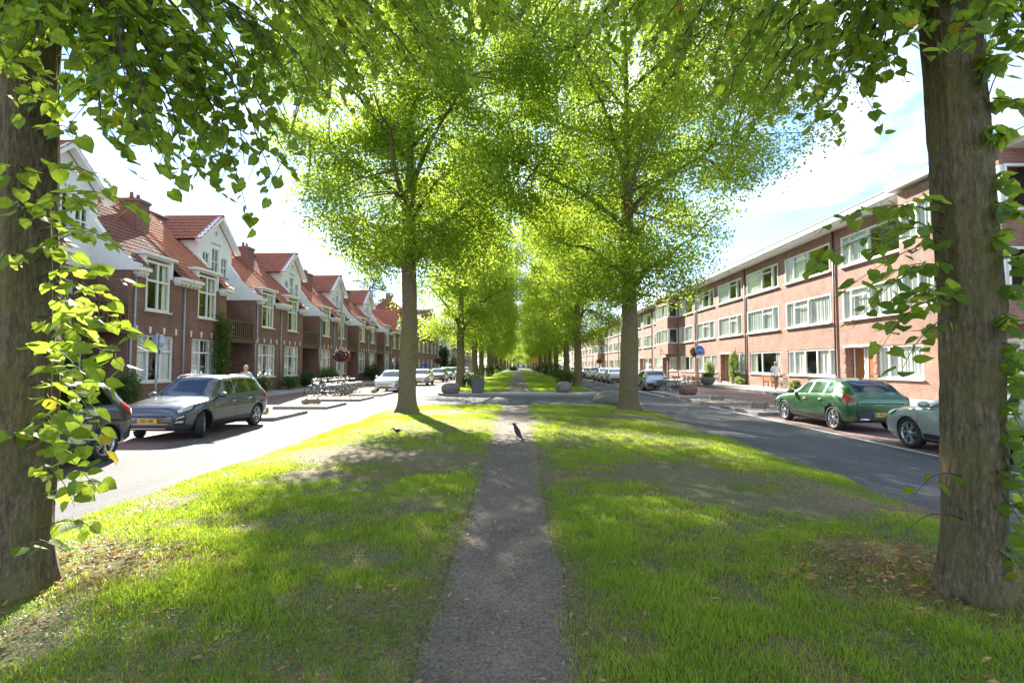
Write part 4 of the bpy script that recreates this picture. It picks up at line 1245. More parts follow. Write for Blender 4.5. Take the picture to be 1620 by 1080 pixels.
# ------------------------------------------------------------------ the long brick apartment blocks on the right
ZB, Z1, Z2, ZT = 1.0, 4.35, 7.55, 9.95
def apartment(label, ya, yb, cols, ground, bay=None, det=True):
    """ya < yb in world Y; facade faces -X. Local u runs from 0 at yb to L at ya."""
    h = thing('apartment_building', label, 'apartment building', (RF, yb, PV-.03), math.pi, 'brick apartment blocks'); L = yb-ya; U = lambda y: yb-y
    hol = []; specs = []
    for i, (p, q) in enumerate(cols):
        for (za, zb) in ((Z1, Z1+1.82), (Z2, Z2+1.80)):
            hol.append((U(q), U(p), za, zb)); specs.append((U(q), U(p), za, zb, i))
    gh = [(U(g[1]), U(g[0]), g[2], g[3]) for g in ground]
    b = wall_panels(MB(), 0, L, 0, ZT, -.3, 0, hol+gh); b.box(-9.3, -9.0, 0, L, 0, ZT); b.box(-9.0, -.3, 0, .25, 0, ZT); b.box(-9.0, -.3, L-.25, L, 0, ZT)
    b.build('wall', 'brick_orange', h)
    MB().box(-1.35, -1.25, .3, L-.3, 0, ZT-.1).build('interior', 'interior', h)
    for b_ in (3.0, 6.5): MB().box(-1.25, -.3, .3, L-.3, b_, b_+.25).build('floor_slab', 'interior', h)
    for k, (a, c, p, q, i) in enumerate(specs):
        lay = [(.8, 1.7, 2.8), (2.8, 1.7, .9), (.8, 1.2, 1.6)][i % 3]
        win(h, a, c, p, q, .015, lay[::-1] if i % 2 else lay, None, .10, ('full', 'wide', 'full', 'left', 'full', 'right', 'wide')[(k*3+i) % 7], 'stone_white', ft=.12, cmat='curtain' if k % 3 else 'blind')
        # the opening light: an inner frame with a bar, standing proud
        tot = sum(lay); e0 = (lay[::-1] if i % 2 else lay)[0]/tot*(c-a); w1 = lay[1]/tot*(c-a)
        MB().box(0, .04, a+e0, a+e0+w1, q-.50, q-.42).box(0, .05, a+e0, a+e0+.07, p+.1, q-.1).box(0, .05, a+e0+w1-.07, a+e0+w1, p+.1, q-.1).box(0, .05, a+e0+.07, a+e0+w1-.07, p+.1, p+.18).build('casement', 'paint_white', h, (.02, 0, 0))
    for g in ground:
        a, c = U(g[1]), U(g[0]); kind = g[4]
        if kind == 'win': win(h, a, c, g[2], g[3], -.04, g[5], None, .11, g[6], 'stone_white', ft=.12)
        else:
            n = g[5]; w_ = (c-a)/n
            MB().box(-1.2, -1.0, a-.1, c+.1, 0, 3.0).build('porch_wall', 'paint_white', h)
            for j in range(n): door(h, a+j*w_+.13, a+(j+1)*w_-.13, .16, g[3]-.02, -.32, 'wood_door', False, .0)
            MB().box(-1.0, .06, a, c, 0, .155).build('doorstep', 'stone_white', h)
            MB().box(-.35, .10, a-.3, c+.3, g[3]+.01, g[3]+.13).build('door_lintel', 'paint_white', h)
            for u in (a-.17, c+.17):
                pl = MB()
                for j in range(9): pl.box(.0, .11 if j % 2 else .14, u-.13, u+.13, .1+j*(g[3]-.12)/9, .1+(j+1)*(g[3]-.12)/9-.004)
                pl.build('pilaster', 'brick_orange', h)
    # soffit, fascia and flat roof
    f0 = 0 if bay is None else 0
    roof = MB().box(-9.4, .95, -.1, L+.1, ZT+.005, ZT+.12).build('roof', 'paint_white', h)
    MB().box(.78, 1.05, -.12, L+.12, ZT+.122, ZT+.46).build('fascia', 'paint_white', roof)
    MB().box(-9.4, 1.09, -.14, L+.14, ZT+.462, ZT+.52).build('roof_edge', 'lead', roof)
    for k, y in enumerate(np.arange(6.1, L-3, 12.4)):
        MB().tube([(.07, y, .05), (.07, y, ZT)], .05, 6).build('downpipe', 'wood_dark', h)
    return h
def bay_on(h, u0, u1, out=1.2, z0=3.3):
    """a brick bay with corner windows standing out from the facade, upper floors; a plain porch below"""
    W = u1-u0
    for (za, zb) in ((z0, Z1), (Z1+1.82, Z2), (Z2+1.8, ZT)):
        MB().box(.003, out, u0, u1, za, zb).build('bay_wall', 'brick_orange', h)
    for (za, zb) in ((Z1, Z1+1.82), (Z2, Z2+1.8)):
        MB().box(.003, .05, u0+.05, u1-.05, za, zb).build('interior', 'interior', h)
        win(h, u0+.02, u1-.02, za+.005, zb-.005, out-.02, (1, 1.5, 1.5, 1), None, .11, 'wide', None, ft=.12)
        for (u, s) in ((u0+.03, 1), (u1-.03, -1)):
            wn = win(h, 0, out-.14, za+.005, zb-.005, 0, (1,), None, .10, 'none', None, ft=.1)
            wn.location = (out-.14 if s > 0 else .004, u, za+.005); wn.rotation_euler = (0, 0, R(90) if s > 0 else -R(90)); wn.location = (out-.14, u, za+.005) if s > 0 else (.004, u, za+.005)
            if s > 0: wn.rotation_euler = (0, 0, R(90)); wn.location = (out-.14, u, za+.005)
    MB().box(-.0, out+.35, u0-.35, u1+.35, ZT+.13, ZT+.455).build('bay_roof', 'paint_white', h)
A = apartment('long three-storey orange brick apartment block beside the green car', 18.0, 62.5,
          [(19.6, 24.2), (25.8, 30.9), (32.0, 37.4), (38.4, 43.7), (44.7, 50.0), (51.0, 56.4), (57.3, 62.2)],
          [(19.0, 23.6, ZB, 2.75, 'win', (1, 2, 1), 'full'), (24.9, 28.0, ZB, 2.75, 'win', (1, 3.2), 'full'), (28.25, 30.55, .16, 2.72, 'door', 2), (31.6, 37.3, ZB, 2.75, 'win', (.7, 1.2, 1.2, 1.2, .7), 'wide'),
           (38.3, 43.4, ZB, 2.75, 'win', (1.8, 2.6), 'sides'), (44.2, 46.8, ZB, 2.75, 'win', (1, 1), 'full'), (47.2, 49.3, .16, 2.72, 'door', 2), (50.6, 55.9, ZB, 2.75, 'win', (1, 1.4, 1), 'full'), (57.3, 61.9, ZB, 2.75, 'win', (1, 1.2, 1), 'wide')])
bay_on(A, 62.5-24.6, 62.5-19.4)
B = apartment('orange brick apartment block with a projecting dark bay, behind the grey hatchback', 62.7, 118,
          [(69.0, 74.0), (75.2, 80.2), (81.4, 86.4), (87.6, 92.6), (93.8, 98.8), (100, 105), (106.2, 111.2), (112.4, 117.2)],
          [(63.4, 66.4, ZB, 2.75, 'win', (1, 1), 'full'), (67.1, 69.0, .16, 2.72, 'door', 2), (69.8, 73.6, ZB, 2.75, 'win', (1, 1, 1), 'full'), (75.0, 79.0, ZB, 2.75, 'win', (1, 1.3), 'sides'), (79.8, 81.8, .16, 2.72, 'door', 2), (83, 88, ZB, 2.75, 'win', (1, 1.4, 1), 'full'),
           (89.5, 94, ZB, 2.75, 'win', (1, 1.4, 1), 'wide'), (95, 97, .16, 2.72, 'door', 2), (98.5, 103.5, ZB, 2.75, 'win', (1, 1, 1), 'full'), (105, 110, ZB, 2.75, 'win', (1, 1, 1), 'sides'), (112, 116, ZB, 2.75, 'win', (1, 1), 'full')])
bay_on(B, 118-68.2, 118-62.9, z0=3.05)
Cb = apartment('distant orange brick apartment block beyond the second bay on the right', 118.2, 190,
          [(124.5+i*6.4, 129.4+i*6.4) for i in range(10)], [(120+i*6.4, 124.4+i*6.4, ZB, 2.75, 'win', (1, 1.4, 1), 'full') for i in range(10)])
bay_on(Cb, 190-123.6, 190-118.4, z0=3.05)
# ------------------------------------------------------------------ cars
def pchip(xs, ys, x):
    xs = np.asarray(xs, float); ys = np.asarray(ys, float); h = np.diff(xs); d = np.diff(ys)/h; m = np.zeros(len(xs))
    for i in range(1, len(xs)-1):
        if d[i-1]*d[i] > 0:
            w1 = 2*h[i]+h[i-1]; w2 = h[i]+2*h[i-1]; m[i] = (w1+w2)/(w1/d[i-1]+w2/d[i])
    m[0], m[-1] = d[0], d[-1]
    i = np.clip(np.searchsorted(xs, x)-1, 0, len(h)-1); t = (x-xs[i])/h[i]
    return ((1+2*t)*(1-t)**2)*ys[i] + t*(1-t)**2*h[i]*m[i] + t*t*(3-2*t)*ys[i+1] + t*t*(t-1)*h[i]*m[i+1]
CARS = {
 # y, zb, zmid, wmid, zbelt, wbelt, zroofedge, wroof, ztop   (rear to front)
 'suv': [(-2.17,.52,.70,.66,.86,.66,.90,.50,.92),(-2.13,.36,.72,.76,.94,.74,1.00,.56,1.03),(-2.02,.28,.72,.85,.99,.80,1.13,.60,1.16),(-1.80,.24,.70,.89,1.02,.84,1.37,.61,1.42),(-1.58,.22,.70,.905,1.01,.86,1.475,.62,1.515),(-.7,.20,.68,.905,.98,.88,1.525,.64,1.555),
         (.15,.20,.67,.90,.95,.88,1.475,.63,1.51),(.55,.20,.67,.90,.945,.87,1.24,.68,1.27),(.98,.20,.67,.90,.93,.86,.985,.78,1.02),(1.5,.20,.66,.89,.88,.83,.92,.72,.955),(1.92,.23,.64,.85,.79,.77,.83,.64,.865),(2.09,.27,.62,.77,.72,.69,.75,.56,.775),(2.17,.31,.54,.66,.64,.62,.665,.52,.675)],
 'hatch': [(-2.15,.52,.70,.66,.84,.66,.88,.52,.90),(-2.10,.36,.72,.77,.92,.75,.97,.58,.99),(-1.98,.27,.72,.86,.96,.81,1.05,.60,1.08),(-1.70,.23,.70,.895,.985,.85,1.27,.60,1.31),(-1.38,.20,.68,.905,.98,.87,1.395,.61,1.43),(-.6,.18,.66,.905,.95,.88,1.435,.62,1.465),
         (.12,.18,.65,.90,.92,.88,1.375,.61,1.41),(.55,.18,.65,.90,.91,.87,1.17,.67,1.20),(1.02,.18,.64,.90,.89,.86,.945,.78,.975),(1.5,.18,.63,.89,.84,.83,.88,.72,.91),(1.92,.21,.60,.85,.75,.77,.79,.64,.82),(2.10,.25,.58,.77,.68,.69,.71,.56,.73),(2.17,.29,.50,.66,.60,.62,.62,.52,.63)],
 'sedan': [(-2.30,.50,.72,.66,.90,.66,.93,.52,.95),(-2.24,.34,.73,.78,.97,.76,1.00,.62,1.02),(-2.05,.26,.72,.87,.99,.82,1.03,.68,1.06),(-1.62,.22,.70,.90,.99,.86,1.10,.66,1.14),(-.95,.19,.68,.905,.98,.88,1.37,.61,1.40),(-.4,.18,.66,.905,.95,.88,1.43,.62,1.46),
         (.2,.18,.65,.90,.93,.88,1.38,.61,1.41),(.65,.18,.65,.90,.92,.87,1.17,.67,1.20),(1.12,.18,.64,.90,.90,.86,.955,.78,.985),(1.6,.18,.63,.89,.86,.83,.90,.72,.93),(2.05,.21,.61,.85,.78,.77,.82,.64,.85),(2.23,.25,.59,.77,.70,.69,.73,.56,.75),(2.31,.29,.51,.66,.62,.62,.64,.52,.65)]}
class Shell:
    SEG = [1, 2, 3, 3, 5, 5]
    def __init__(s, tab):
        s.t = np.array(tab); s.y0, s.y1 = s.t[0, 0], s.t[-1, 0]
    def par(s, y): return [pchip(s.t[:, 0], s.t[:, k], y) for k in range(1, 9)]
    def ctrl(s, y):
        zb, zm, wm, zbl, wb, zr, wr, zt = s.par(y)
        return [(0*zb, zb), (wm*.82, zb), (wm*.95, zb+.09), (wm, zm), (wb, zbl), (wr, zr), (wr*.62, zr+(zt-zr)*.86), (0*zb, zt)]
    def pt(s, y, v):
        """v runs 0..7 from the keel over the side (3 widest, 4 belt, 5 roof edge) to the roof centre"""
        y = np.asarray(y, float); v = np.asarray(v, float); C = s.ctrl(y)
        i = np.clip(np.floor(v).astype(int), 0, 6); t = v-i
        X = np.zeros(np.broadcast(y, v).shape); Zz = np.zeros_like(X)
        for k in range(7):
            m = i == k
            if not np.any(m): continue
            a, b = C[k], C[k+1]; p = C[k-1] if k in (3, 6) else None; q = C[k+2] if k in (2, 5) else None
            for out, j in ((X, 0), (Zz, 1)):
                A, B = np.broadcast_to(a[j], X.shape), np.broadcast_to(b[j], X.shape)
                ta = (B-np.broadcast_to(p[j], X.shape))/2 if p is not None else B-A
                tb = (np.broadcast_to(q[j], X.shape)-A)/2 if q is not None else B-A
                if k == 6 and j == 1: tb = tb*0
                r = ((1+2*t)*(1-t)**2)*A+t*(1-t)**2*ta+t*t*(3-2*t)*B+t*t*(t-1)*tb
                out[m] = np.broadcast_to(r, X.shape)[m]
        return np.stack([X, np.broadcast_to(y, X.shape), Zz], -1)
    def body(s, paintm, axles, wr=.375):
        ys = np.unique(np.concatenate([np.linspace(s.y0, s.y1, 74), s.t[:, 0]])); vs = np.array([0, .5, 1, 1.5, 2, 2.3, 2.65, 3, 3.35, 3.7, 4, 4.25, 4.5, 4.75, 5, 5.3, 5.65, 6, 6.5, 7.])
        Yg, Vg = np.meshgrid(ys, vs, indexing='ij'); P = s.pt(Yg, Vg); n = len(vs)
        ring = np.concatenate([P, (P[:, -2:0:-1]*np.array([-1, 1, 1]))], 1); k = ring.shape[1]; b = MB()
        fs = [(i*k+j, (i+1)*k+j, (i+1)*k+(j+1) % k, i*k+(j+1) % k) for i in range(len(ys)-1) for j in range(k)]
        fs += [tuple(range(k)), tuple(range((len(ys)-1)*k, len(ys)*k))[::-1]]
        b.add(ring.reshape(-1, 3), fs, 0, True)
        me = b.mesh('body', [paintm, 'arch_black'])
        bm = bmesh.new(); bm.from_mesh(me); bmesh.ops.recalc_face_normals(bm, faces=bm.faces); bm.to_mesh(me); bm.free()
        o = bpy.data.objects.new('tmp', me); col.objects.link(o)
        cut = MB()
        for ay in axles:
            for sx in (1, -1):
                seg = 28; vs_ = []
                for x in (sx*.58, sx*1.05):
                    for q in range(seg): vs_.append((x, ay+wr*math.cos(6.2832*q/seg), .33+wr*math.sin(6.2832*q/seg)))
                cut.add(vs_, [tuple(range(seg)), tuple(range(seg, 2*seg))]+[(q, (q+1) % seg, seg+(q+1) % seg, seg+q) for q in range(seg)], 1)
        cm = cut.mesh('cut', [paintm, 'arch_black'])
        bm = bmesh.new(); bm.from_mesh(cm); bmesh.ops.recalc_face_normals(bm, faces=bm.faces); bm.to_mesh(cm); bm.free()
        co = bpy.data.objects.new('tmpcut', cm); col.objects.link(co)
        md = o.modifiers.new('b', 'BOOLEAN'); md.object = co; md.operation = 'DIFFERENCE'; md.solver = 'EXACT'
        dg = bpy.context.evaluated_depsgraph_get(); res = bpy.data.meshes.new_from_object(o.evaluated_get(dg))
        bpy.data.objects.remove(o); bpy.data.objects.remove(co); res.name = 'body'
        return res
    def patch(s, ya, yb, va, vb, off=.006, ny=10, nv=5, both=False):
        """a skin piece lying on the shell; ya/yb may be (at va, at vb) pairs"""
        A = ya if isinstance(ya, tuple) else (ya, ya); B = yb if isinstance(yb, tuple) else (yb, yb)
        T = np.linspace(0, 1, ny); W = np.linspace(0, 1, nv); Vg = va+(vb-va)*np.repeat(W[None], ny, 0)
        lo = A[0]+(A[1]-A[0])*W; hi = B[0]+(B[1]-B[0])*W; Yg = lo[None]*(1-T[:, None])+hi[None]*T[:, None]
        P = s.pt(Yg, Vg); e = 1e-3
        dy = s.pt(np.clip(Yg+e, s.y0, s.y1), Vg)-s.pt(np.clip(Yg-e, s.y0, s.y1), Vg); dv = s.pt(Yg, np.clip(Vg+e, 0, 7))-s.pt(Yg, np.clip(Vg-e, 0, 7))
        N = unit(np.cross(dy, dv)); N = np.where(((N*np.array([1, 0, .4])).sum(-1, keepdims=True)) < 0, -N, N)
        return P+N*off
def gridmesh(name, P, mat, mirror=False):
    ny, nv = P.shape[:2]; fs = [(i*nv+j, (i+1)*nv+j, (i+1)*nv+j+1, i*nv+j+1) for i in range(ny-1) for j in range(nv-1)]
    return MB().add(P.reshape(-1, 3)*np.array([-1 if mirror else 1, 1, 1]), fs, 0, True).mesh(name, mat)
def full(P): return np.concatenate([P, P[:, -2::-1]*np.array([-1, 1, 1])], 1)
def wheel_meshes(r=.335, w=.215, spokes=5, dark=False):
    ty = MB().lathe([(r-.10, -w/2+.012), (r-.035, -w/2), (r-.008, -w/2+.025), (r, -w/2+.06), (r, w/2-.06), (r-.008, w/2-.025), (r-.035, w/2), (r-.10, w/2-.012), (r-.10, -w/2+.012)], 36, 0).mesh('wheel', 'rubber')
    b = MB().lathe([(r-.098, -.09), (r-.098, .085), (r-.115, .088), (r-.13, .06), (r-.135, -.08)], 36, 0)
    for k in range(spokes):
        t = 2*math.pi*k/spokes
        for dt in (-.17, .17):
            q = t+dt; b.bar((.058, .035*math.cos(t), .035*math.sin(t)), (.075, (r-.115)*math.cos(q), (r-.115)*math.sin(q)), .036, .02)
    b.lathe([(.0, .085), (.035, .085), (.05, .07), (.055, .03)], 14, 0)
    rim = b.mesh('rim', 'rim_silver')
    disc = MB().lathe([(0, .01), (.14, .01), (.14, -.01)], 20, 0).lathe([(.14, -.03), (r-.1, -.03)], 20, 0).mesh('brake_disc', 'steel_dark')
    return ty, rim, disc
WH = {5: wheel_meshes(), 6: wheel_meshes(.345, .22, 6)}
def text_mesh(txt, size, mat, ext=.002):
    cu = bpy.data.curves.new('t', 'FONT'); cu.body = txt; cu.size = size; cu.align_x = 'CENTER'; cu.align_y = 'CENTER'; cu.extrude = ext
    o = bpy.data.objects.new('t', cu); col.objects.link(o)
    me = bpy.data.meshes.new_from_object(o.evaluated_get(bpy.context.evaluated_depsgraph_get())); bpy.data.objects.remove(o)
    me.materials.clear(); me.materials.append(M[mat]); me.name = 'lettering'
    return me
def license_plate(root, y, z, fwd, txt):
    p = MB().box(-.26, .26, -.008, .008, -.055, .055).build('license_plate', 'plate_yellow', root, (0, y, z))
    MB().box(-.262, -.215, -.004, .004, -.056, .056).build('country_band', 'plate_blue', p, (0 if fwd < 0 else .477, -.006*1 if fwd < 0 else .006, 0))
    if txt:
        o = link('lettering', text_mesh(txt, .115, 'ink'), p, (.02, .010*fwd, 0)); o.rotation_euler = (R(90), 0, R(180) if fwd > 0 else 0)
    return p
_cb = {}
def make_car(kind, paintm, name, label, loc, rz, plate=(None, None), steer=0., spokes=5, rails=False, wheelbase=2.66, group='cars parked along the kerbs', det=True):
    s = Shell(CARS[kind]); c = thing(name, label, 'car', loc, rz, group); fy = 1.31 if kind != 'sedan' else 1.38; ry = fy-wheelbase
    key = (kind, paintm, wheelbase)
    if key not in _cb: _cb[key] = s.body(paintm, (fy, ry))
    link('body', _cb[key], c)
    L0, L1 = s.y0, s.y1; ycowl = s.t[8, 0]; yrf = s.t[6, 0]; yrr = s.t[4, 0]
    link('windscreen', cached((kind, 'ws'), lambda: gridmesh('windscreen', full(s.patch((yrf+.07, yrf+.02), (ycowl-.12, ycowl-.03), 5.12, 7, .007, 8, 9)), 'car_glass')), c)
    y_b = {'suv': (-1.99, -1.66), 'hatch': (-1.93, -1.46), 'sedan': (-1.56, -1.0)}[kind]
    link('rear_window', cached((kind, 'rw'), lambda: gridmesh('rear_window', full(s.patch(y_b[0], y_b[1], 5.15, 7, .007, 8, 9)), 'car_glass')), c)
    yd = {'suv': (-1.55, -.95, -.18, .62), 'hatch': (-1.35, -.90, -.15, .66), 'sedan': (-1.12, -.80, -.05, .78)}[kind]
    for m in (False, True):
        for (a, b_) in (((yd[2]+.05, yd[2]+.02), (yd[3]+.10, yd[3]-.32)), ((yd[1]+.04, yd[1]+.04), (yd[2]-.05, yd[2]-.08)), ((yd[0]+.02, yd[0]+.12), (yd[1]-.04, yd[1]-.04))):
            link('side_window', cached((kind, 'sw', a, m), lambda: gridmesh('side_window', s.patch(a, b_, 4.14, 4.86, .006, 8, 5), 'car_glass', m)), c)
        if det:
            for yy in (yd[3]+.30, yd[2], yd[1]-.12):
                link('door_seam', cached((kind, 'ds', yy, m), lambda: gridmesh('door_seam', s.patch(yy-.005, yy+.005, 2.25, 4.05, .0025, 2, 10), 'arch_black', m)), c)
            link('sill_trim', cached((kind, 'st', m), lambda: gridmesh('sill_trim', s.patch(ry+.42, fy-.42, 1.6, 2.3, .008, 8, 4), 'plastic_black', m)), c)
            for yy in (yd[2]+.16, yd[1]+.08):
                p = s.pt(np.array([yy]), np.array([3.62]))[0]; sx = -1 if m else 1
                link('door_handle', cached('handle', lambda: MB().tube([(-.01, -.085, 0), (.03, -.07, 0), (.035, 0, 0), (.03, .07, 0), (-.01, .085, 0)], .014, 6).mesh('door_handle', 'chrome')), c, (sx*p[0], p[1], p[2]), (0, 0, math.pi if m else 0))
            p = s.pt(np.array([yd[3]+.02]), np.array([4.2]))[0]; sx = -1 if m else 1
            link('wing_mirror', cached(('mir', paintm), lambda: MB().ball((.13, 0, .06), (.12, .085, .075), 12, 8).bar((-.02, 0, 0), (.08, 0, .03), .05, .03).mesh('wing_mirror', paintm)), c, (sx*p[0], p[1], p[2]), (0, 0, 0)).scale = (sx, 1, 1)
        link('headlight', cached((kind, 'hl', m), lambda: gridmesh('headlight', s.patch((L1-.40, L1-.56), (L1-.065, L1-.10), 3.52, 4.28, .008, 8, 5), 'lamp_clear', m)), c)
        link('tail_light', cached((kind, 'tl', m), lambda: gridmesh('tail_light', s.patch((L0+.02, L0+.05), (L0+.30, L0+.42), 3.5, 4.25, .006, 7, 5), 'lamp_red', m)), c)
    # front and rear furniture
    z_ = .0 if kind == 'suv' else -.04
    link('grille', cached((kind, 'gr'), lambda: MB().prism([(-.50, .585+z_), (.50, .585+z_), (.46, .625+z_), (-.46, .625+z_)], 1, L1-.02, L1+.006).mesh('grille', 'plastic_black')), c)
    li = link('lower_intake', cached((kind, 'li'), lambda: MB().prism([(-.42, .325+z_), (.42, .325+z_), (.50, .415+z_), (-.50, .415+z_)], 1, L1-.02, L1+.005).mesh('lower_intake', 'plastic_black')), c)
    link('intake_trim', cached((kind, 'it'), lambda: MB().bar((-.47, L1+.008, .318+z_), (.47, L1+.008, .318+z_), .014, .016).bar((-.52, L1+.008, .425+z_), (.52, L1+.008, .425+z_), .014, .014).mesh('intake_trim', 'rim_silver')), li)
    for m in (False, True):
        fl_ = link('fog_lamp', cached((kind, 'fl', m), lambda: gridmesh('fog_lamp', s.patch(L1-.20, L1-.012, 2.10, 3.15, .006, 6, 5), 'plastic_black', m)), c)
        for (va, vb) in ((2.35, 2.50), (2.78, 2.93)):
            link('lamp_trim', cached((kind, 'lt', va, m), lambda: gridmesh('lamp_trim', s.patch((L1-.13, L1-.16), (L1-.02, L1-.03), va, vb, .011, 5, 2), 'lamp_clear', m)), fl_)
        hh = link('headlight_housing', cached((kind, 'hh', m), lambda: gridmesh('headlight_housing', s.patch((L1-.46, L1-.66), (L1-.045, L1-.075), 3.38, 4.42, .004, 8, 5), 'plastic_black', m)), c)
    link('light_bar', cached((kind, 'lb'), lambda: MB().box(-.58, .58, L0-.008, L0+.02, .775, .812).mesh('light_bar', 'plastic_black')), c)
    link('bonnet_line', cached((kind, 'bl'), lambda: gridmesh('bonnet_line', full(s.patch(L1-.115, L1-.10, 4.9, 7, .003, 2, 9)), 'arch_black')), c)
    link('rear_bumper', cached((kind, 'rb'), lambda: MB().prism([(-.62, .36), (.62, .36), (.70, .56), (-.70, .56)], 1, L0+.03, L0-.018).mesh('rear_bumper', 'plastic_black')), c)
    license_plate(c, L1+.005, .50+z_, 1, plate[0])
    license_plate(c, L0-.028 if kind != 'suv' else L0-.03, .62 if kind == 'sedan' else .50, -1, plate[1])
    if rails:
        for sx in (1, -1):
            MB().tube([(sx*.64, .1, 1.48), (sx*.65, 0, 1.545), (sx*.655, -.6, 1.575), (sx*.645, -1.3, 1.555), (sx*.63, -1.5, 1.50)], .018, 6).build('roof_rail', 'chrome', c)
    MB().box(-.012, .012, -.05, .05, 0, .055).build('antenna', 'plastic_black', c, (0, yrr+.1, s.t[4, 8]-.005))
    ty, rim, dsc = WH[spokes]
    for (ay, st) in ((fy, steer), (ry, 0)):
        for sx in (1, -1):
            wl = link('wheel', ty, c, (sx*.775, ay, .335 if spokes == 5 else .345)); wl.rotation_euler = (random.random()*0, 0, st + (math.pi if sx < 0 else 0))
            link('rim', rim, wl, None, (random.uniform(0, 6.28), 0, 0)); link('brake_disc', dsc, wl)
    return c
PI = math.pi
make_car('suv', 'paint_navy', 'parked_car', 'dark navy car half hidden by the leafy shoots of the leftmost trunk', (-8.86, 8.55, 0), PI, (None, None))
k = make_car('suv', 'paint_slate', 'parked_car', 'dark slate crossover car with roof rails and front wheels turned, facing the viewer', (-8.93, 14.42, 0), PI, ('L-202-BK', None), R(27), 5, True)
g_ = make_car('hatch', 'paint_green', 'parked_car', 'dark green hatchback car seen from behind, parked by the apartment block', (9.86, 16.2, 0), 0, (None, 'S-465-NK'), 0, 6)
for sx in (1, -1):
    MB().lathe([(.0, .0), (.09, .0), (.115, .02), (.09, .04), (.0, .04)], 16, 1).build('exhaust_trim', 'chrome', g_, (sx*.50, -2.19, .37)).scale = (1.2, 1, .32)
make_car('sedan', 'paint_sage', 'parked_car', 'pale sage car behind the right-hand foreground trunk', (9.6, 10.27, 0), 0, (None, None), 0, 6, False, 2.74)
far = [('sedan', 'paint_pearl', 'white saloon car behind the mossy lawn tree, next to the left bicycles', (-9.0, 36.8, 0), PI, -1), ('hatch', 'paint_pearl', 'small white hatchback facing the viewer, right of the mossy lawn tree', (-9.0, 47.6, 0), PI, -1),
       ('hatch', 'paint_graphite', 'dark grey car facing the viewer behind the small white hatchback', (-9.0, 57.6, 0), PI, -1), ('suv', 'paint_silver', 'silver car next behind the dark grey one in the left parking row', (-9.0, 64.2, 0), PI, -1), ('suv', 'paint_pearl', 'white car far along the left parking row', (-9.0, 70.9, 0), PI, -1),
       ('hatch', 'paint_black', 'black car far along the left parking row', (-9.0, 78, 0), PI, -1), ('sedan', 'paint_silver', 'most distant silver car of the left parking row', (-9.0, 86, 0), PI, -1),
       ('hatch', 'paint_silver', 'light silver hatchback seen from behind beside the right-hand bicycles', (9.8, 38.6, 0), 0, 1), ('sedan', 'paint_pearl', 'white saloon seen from behind, right row, left of the knobbly tree trunk', (9.7, 52.6, 0), 0, 1), ('sedan', 'paint_pearl', 'white car second in front of the silver hatchback in the right row', (9.7, 58.6, 0), 0, 1),
       ('suv', 'paint_pearl', 'white high car farther along the right parking row', (9.7, 66.0, 0), 0, 1), ('hatch', 'paint_silver', 'silver car distant in the right parking row', (9.7, 73, 0), 0, 1), ('suv', 'paint_graphite', 'dark car distant in the right parking row', (9.7, 81, 0), 0, 1), ('hatch', 'paint_pearl', 'most distant white car of the right parking row', (9.7, 90, 0), 0, 1)]
for (kd, pm, lab, loc, rz, sd) in far:
    make_car(kd, pm, 'parked_car', lab, loc, rz, det=loc[1] < 60)

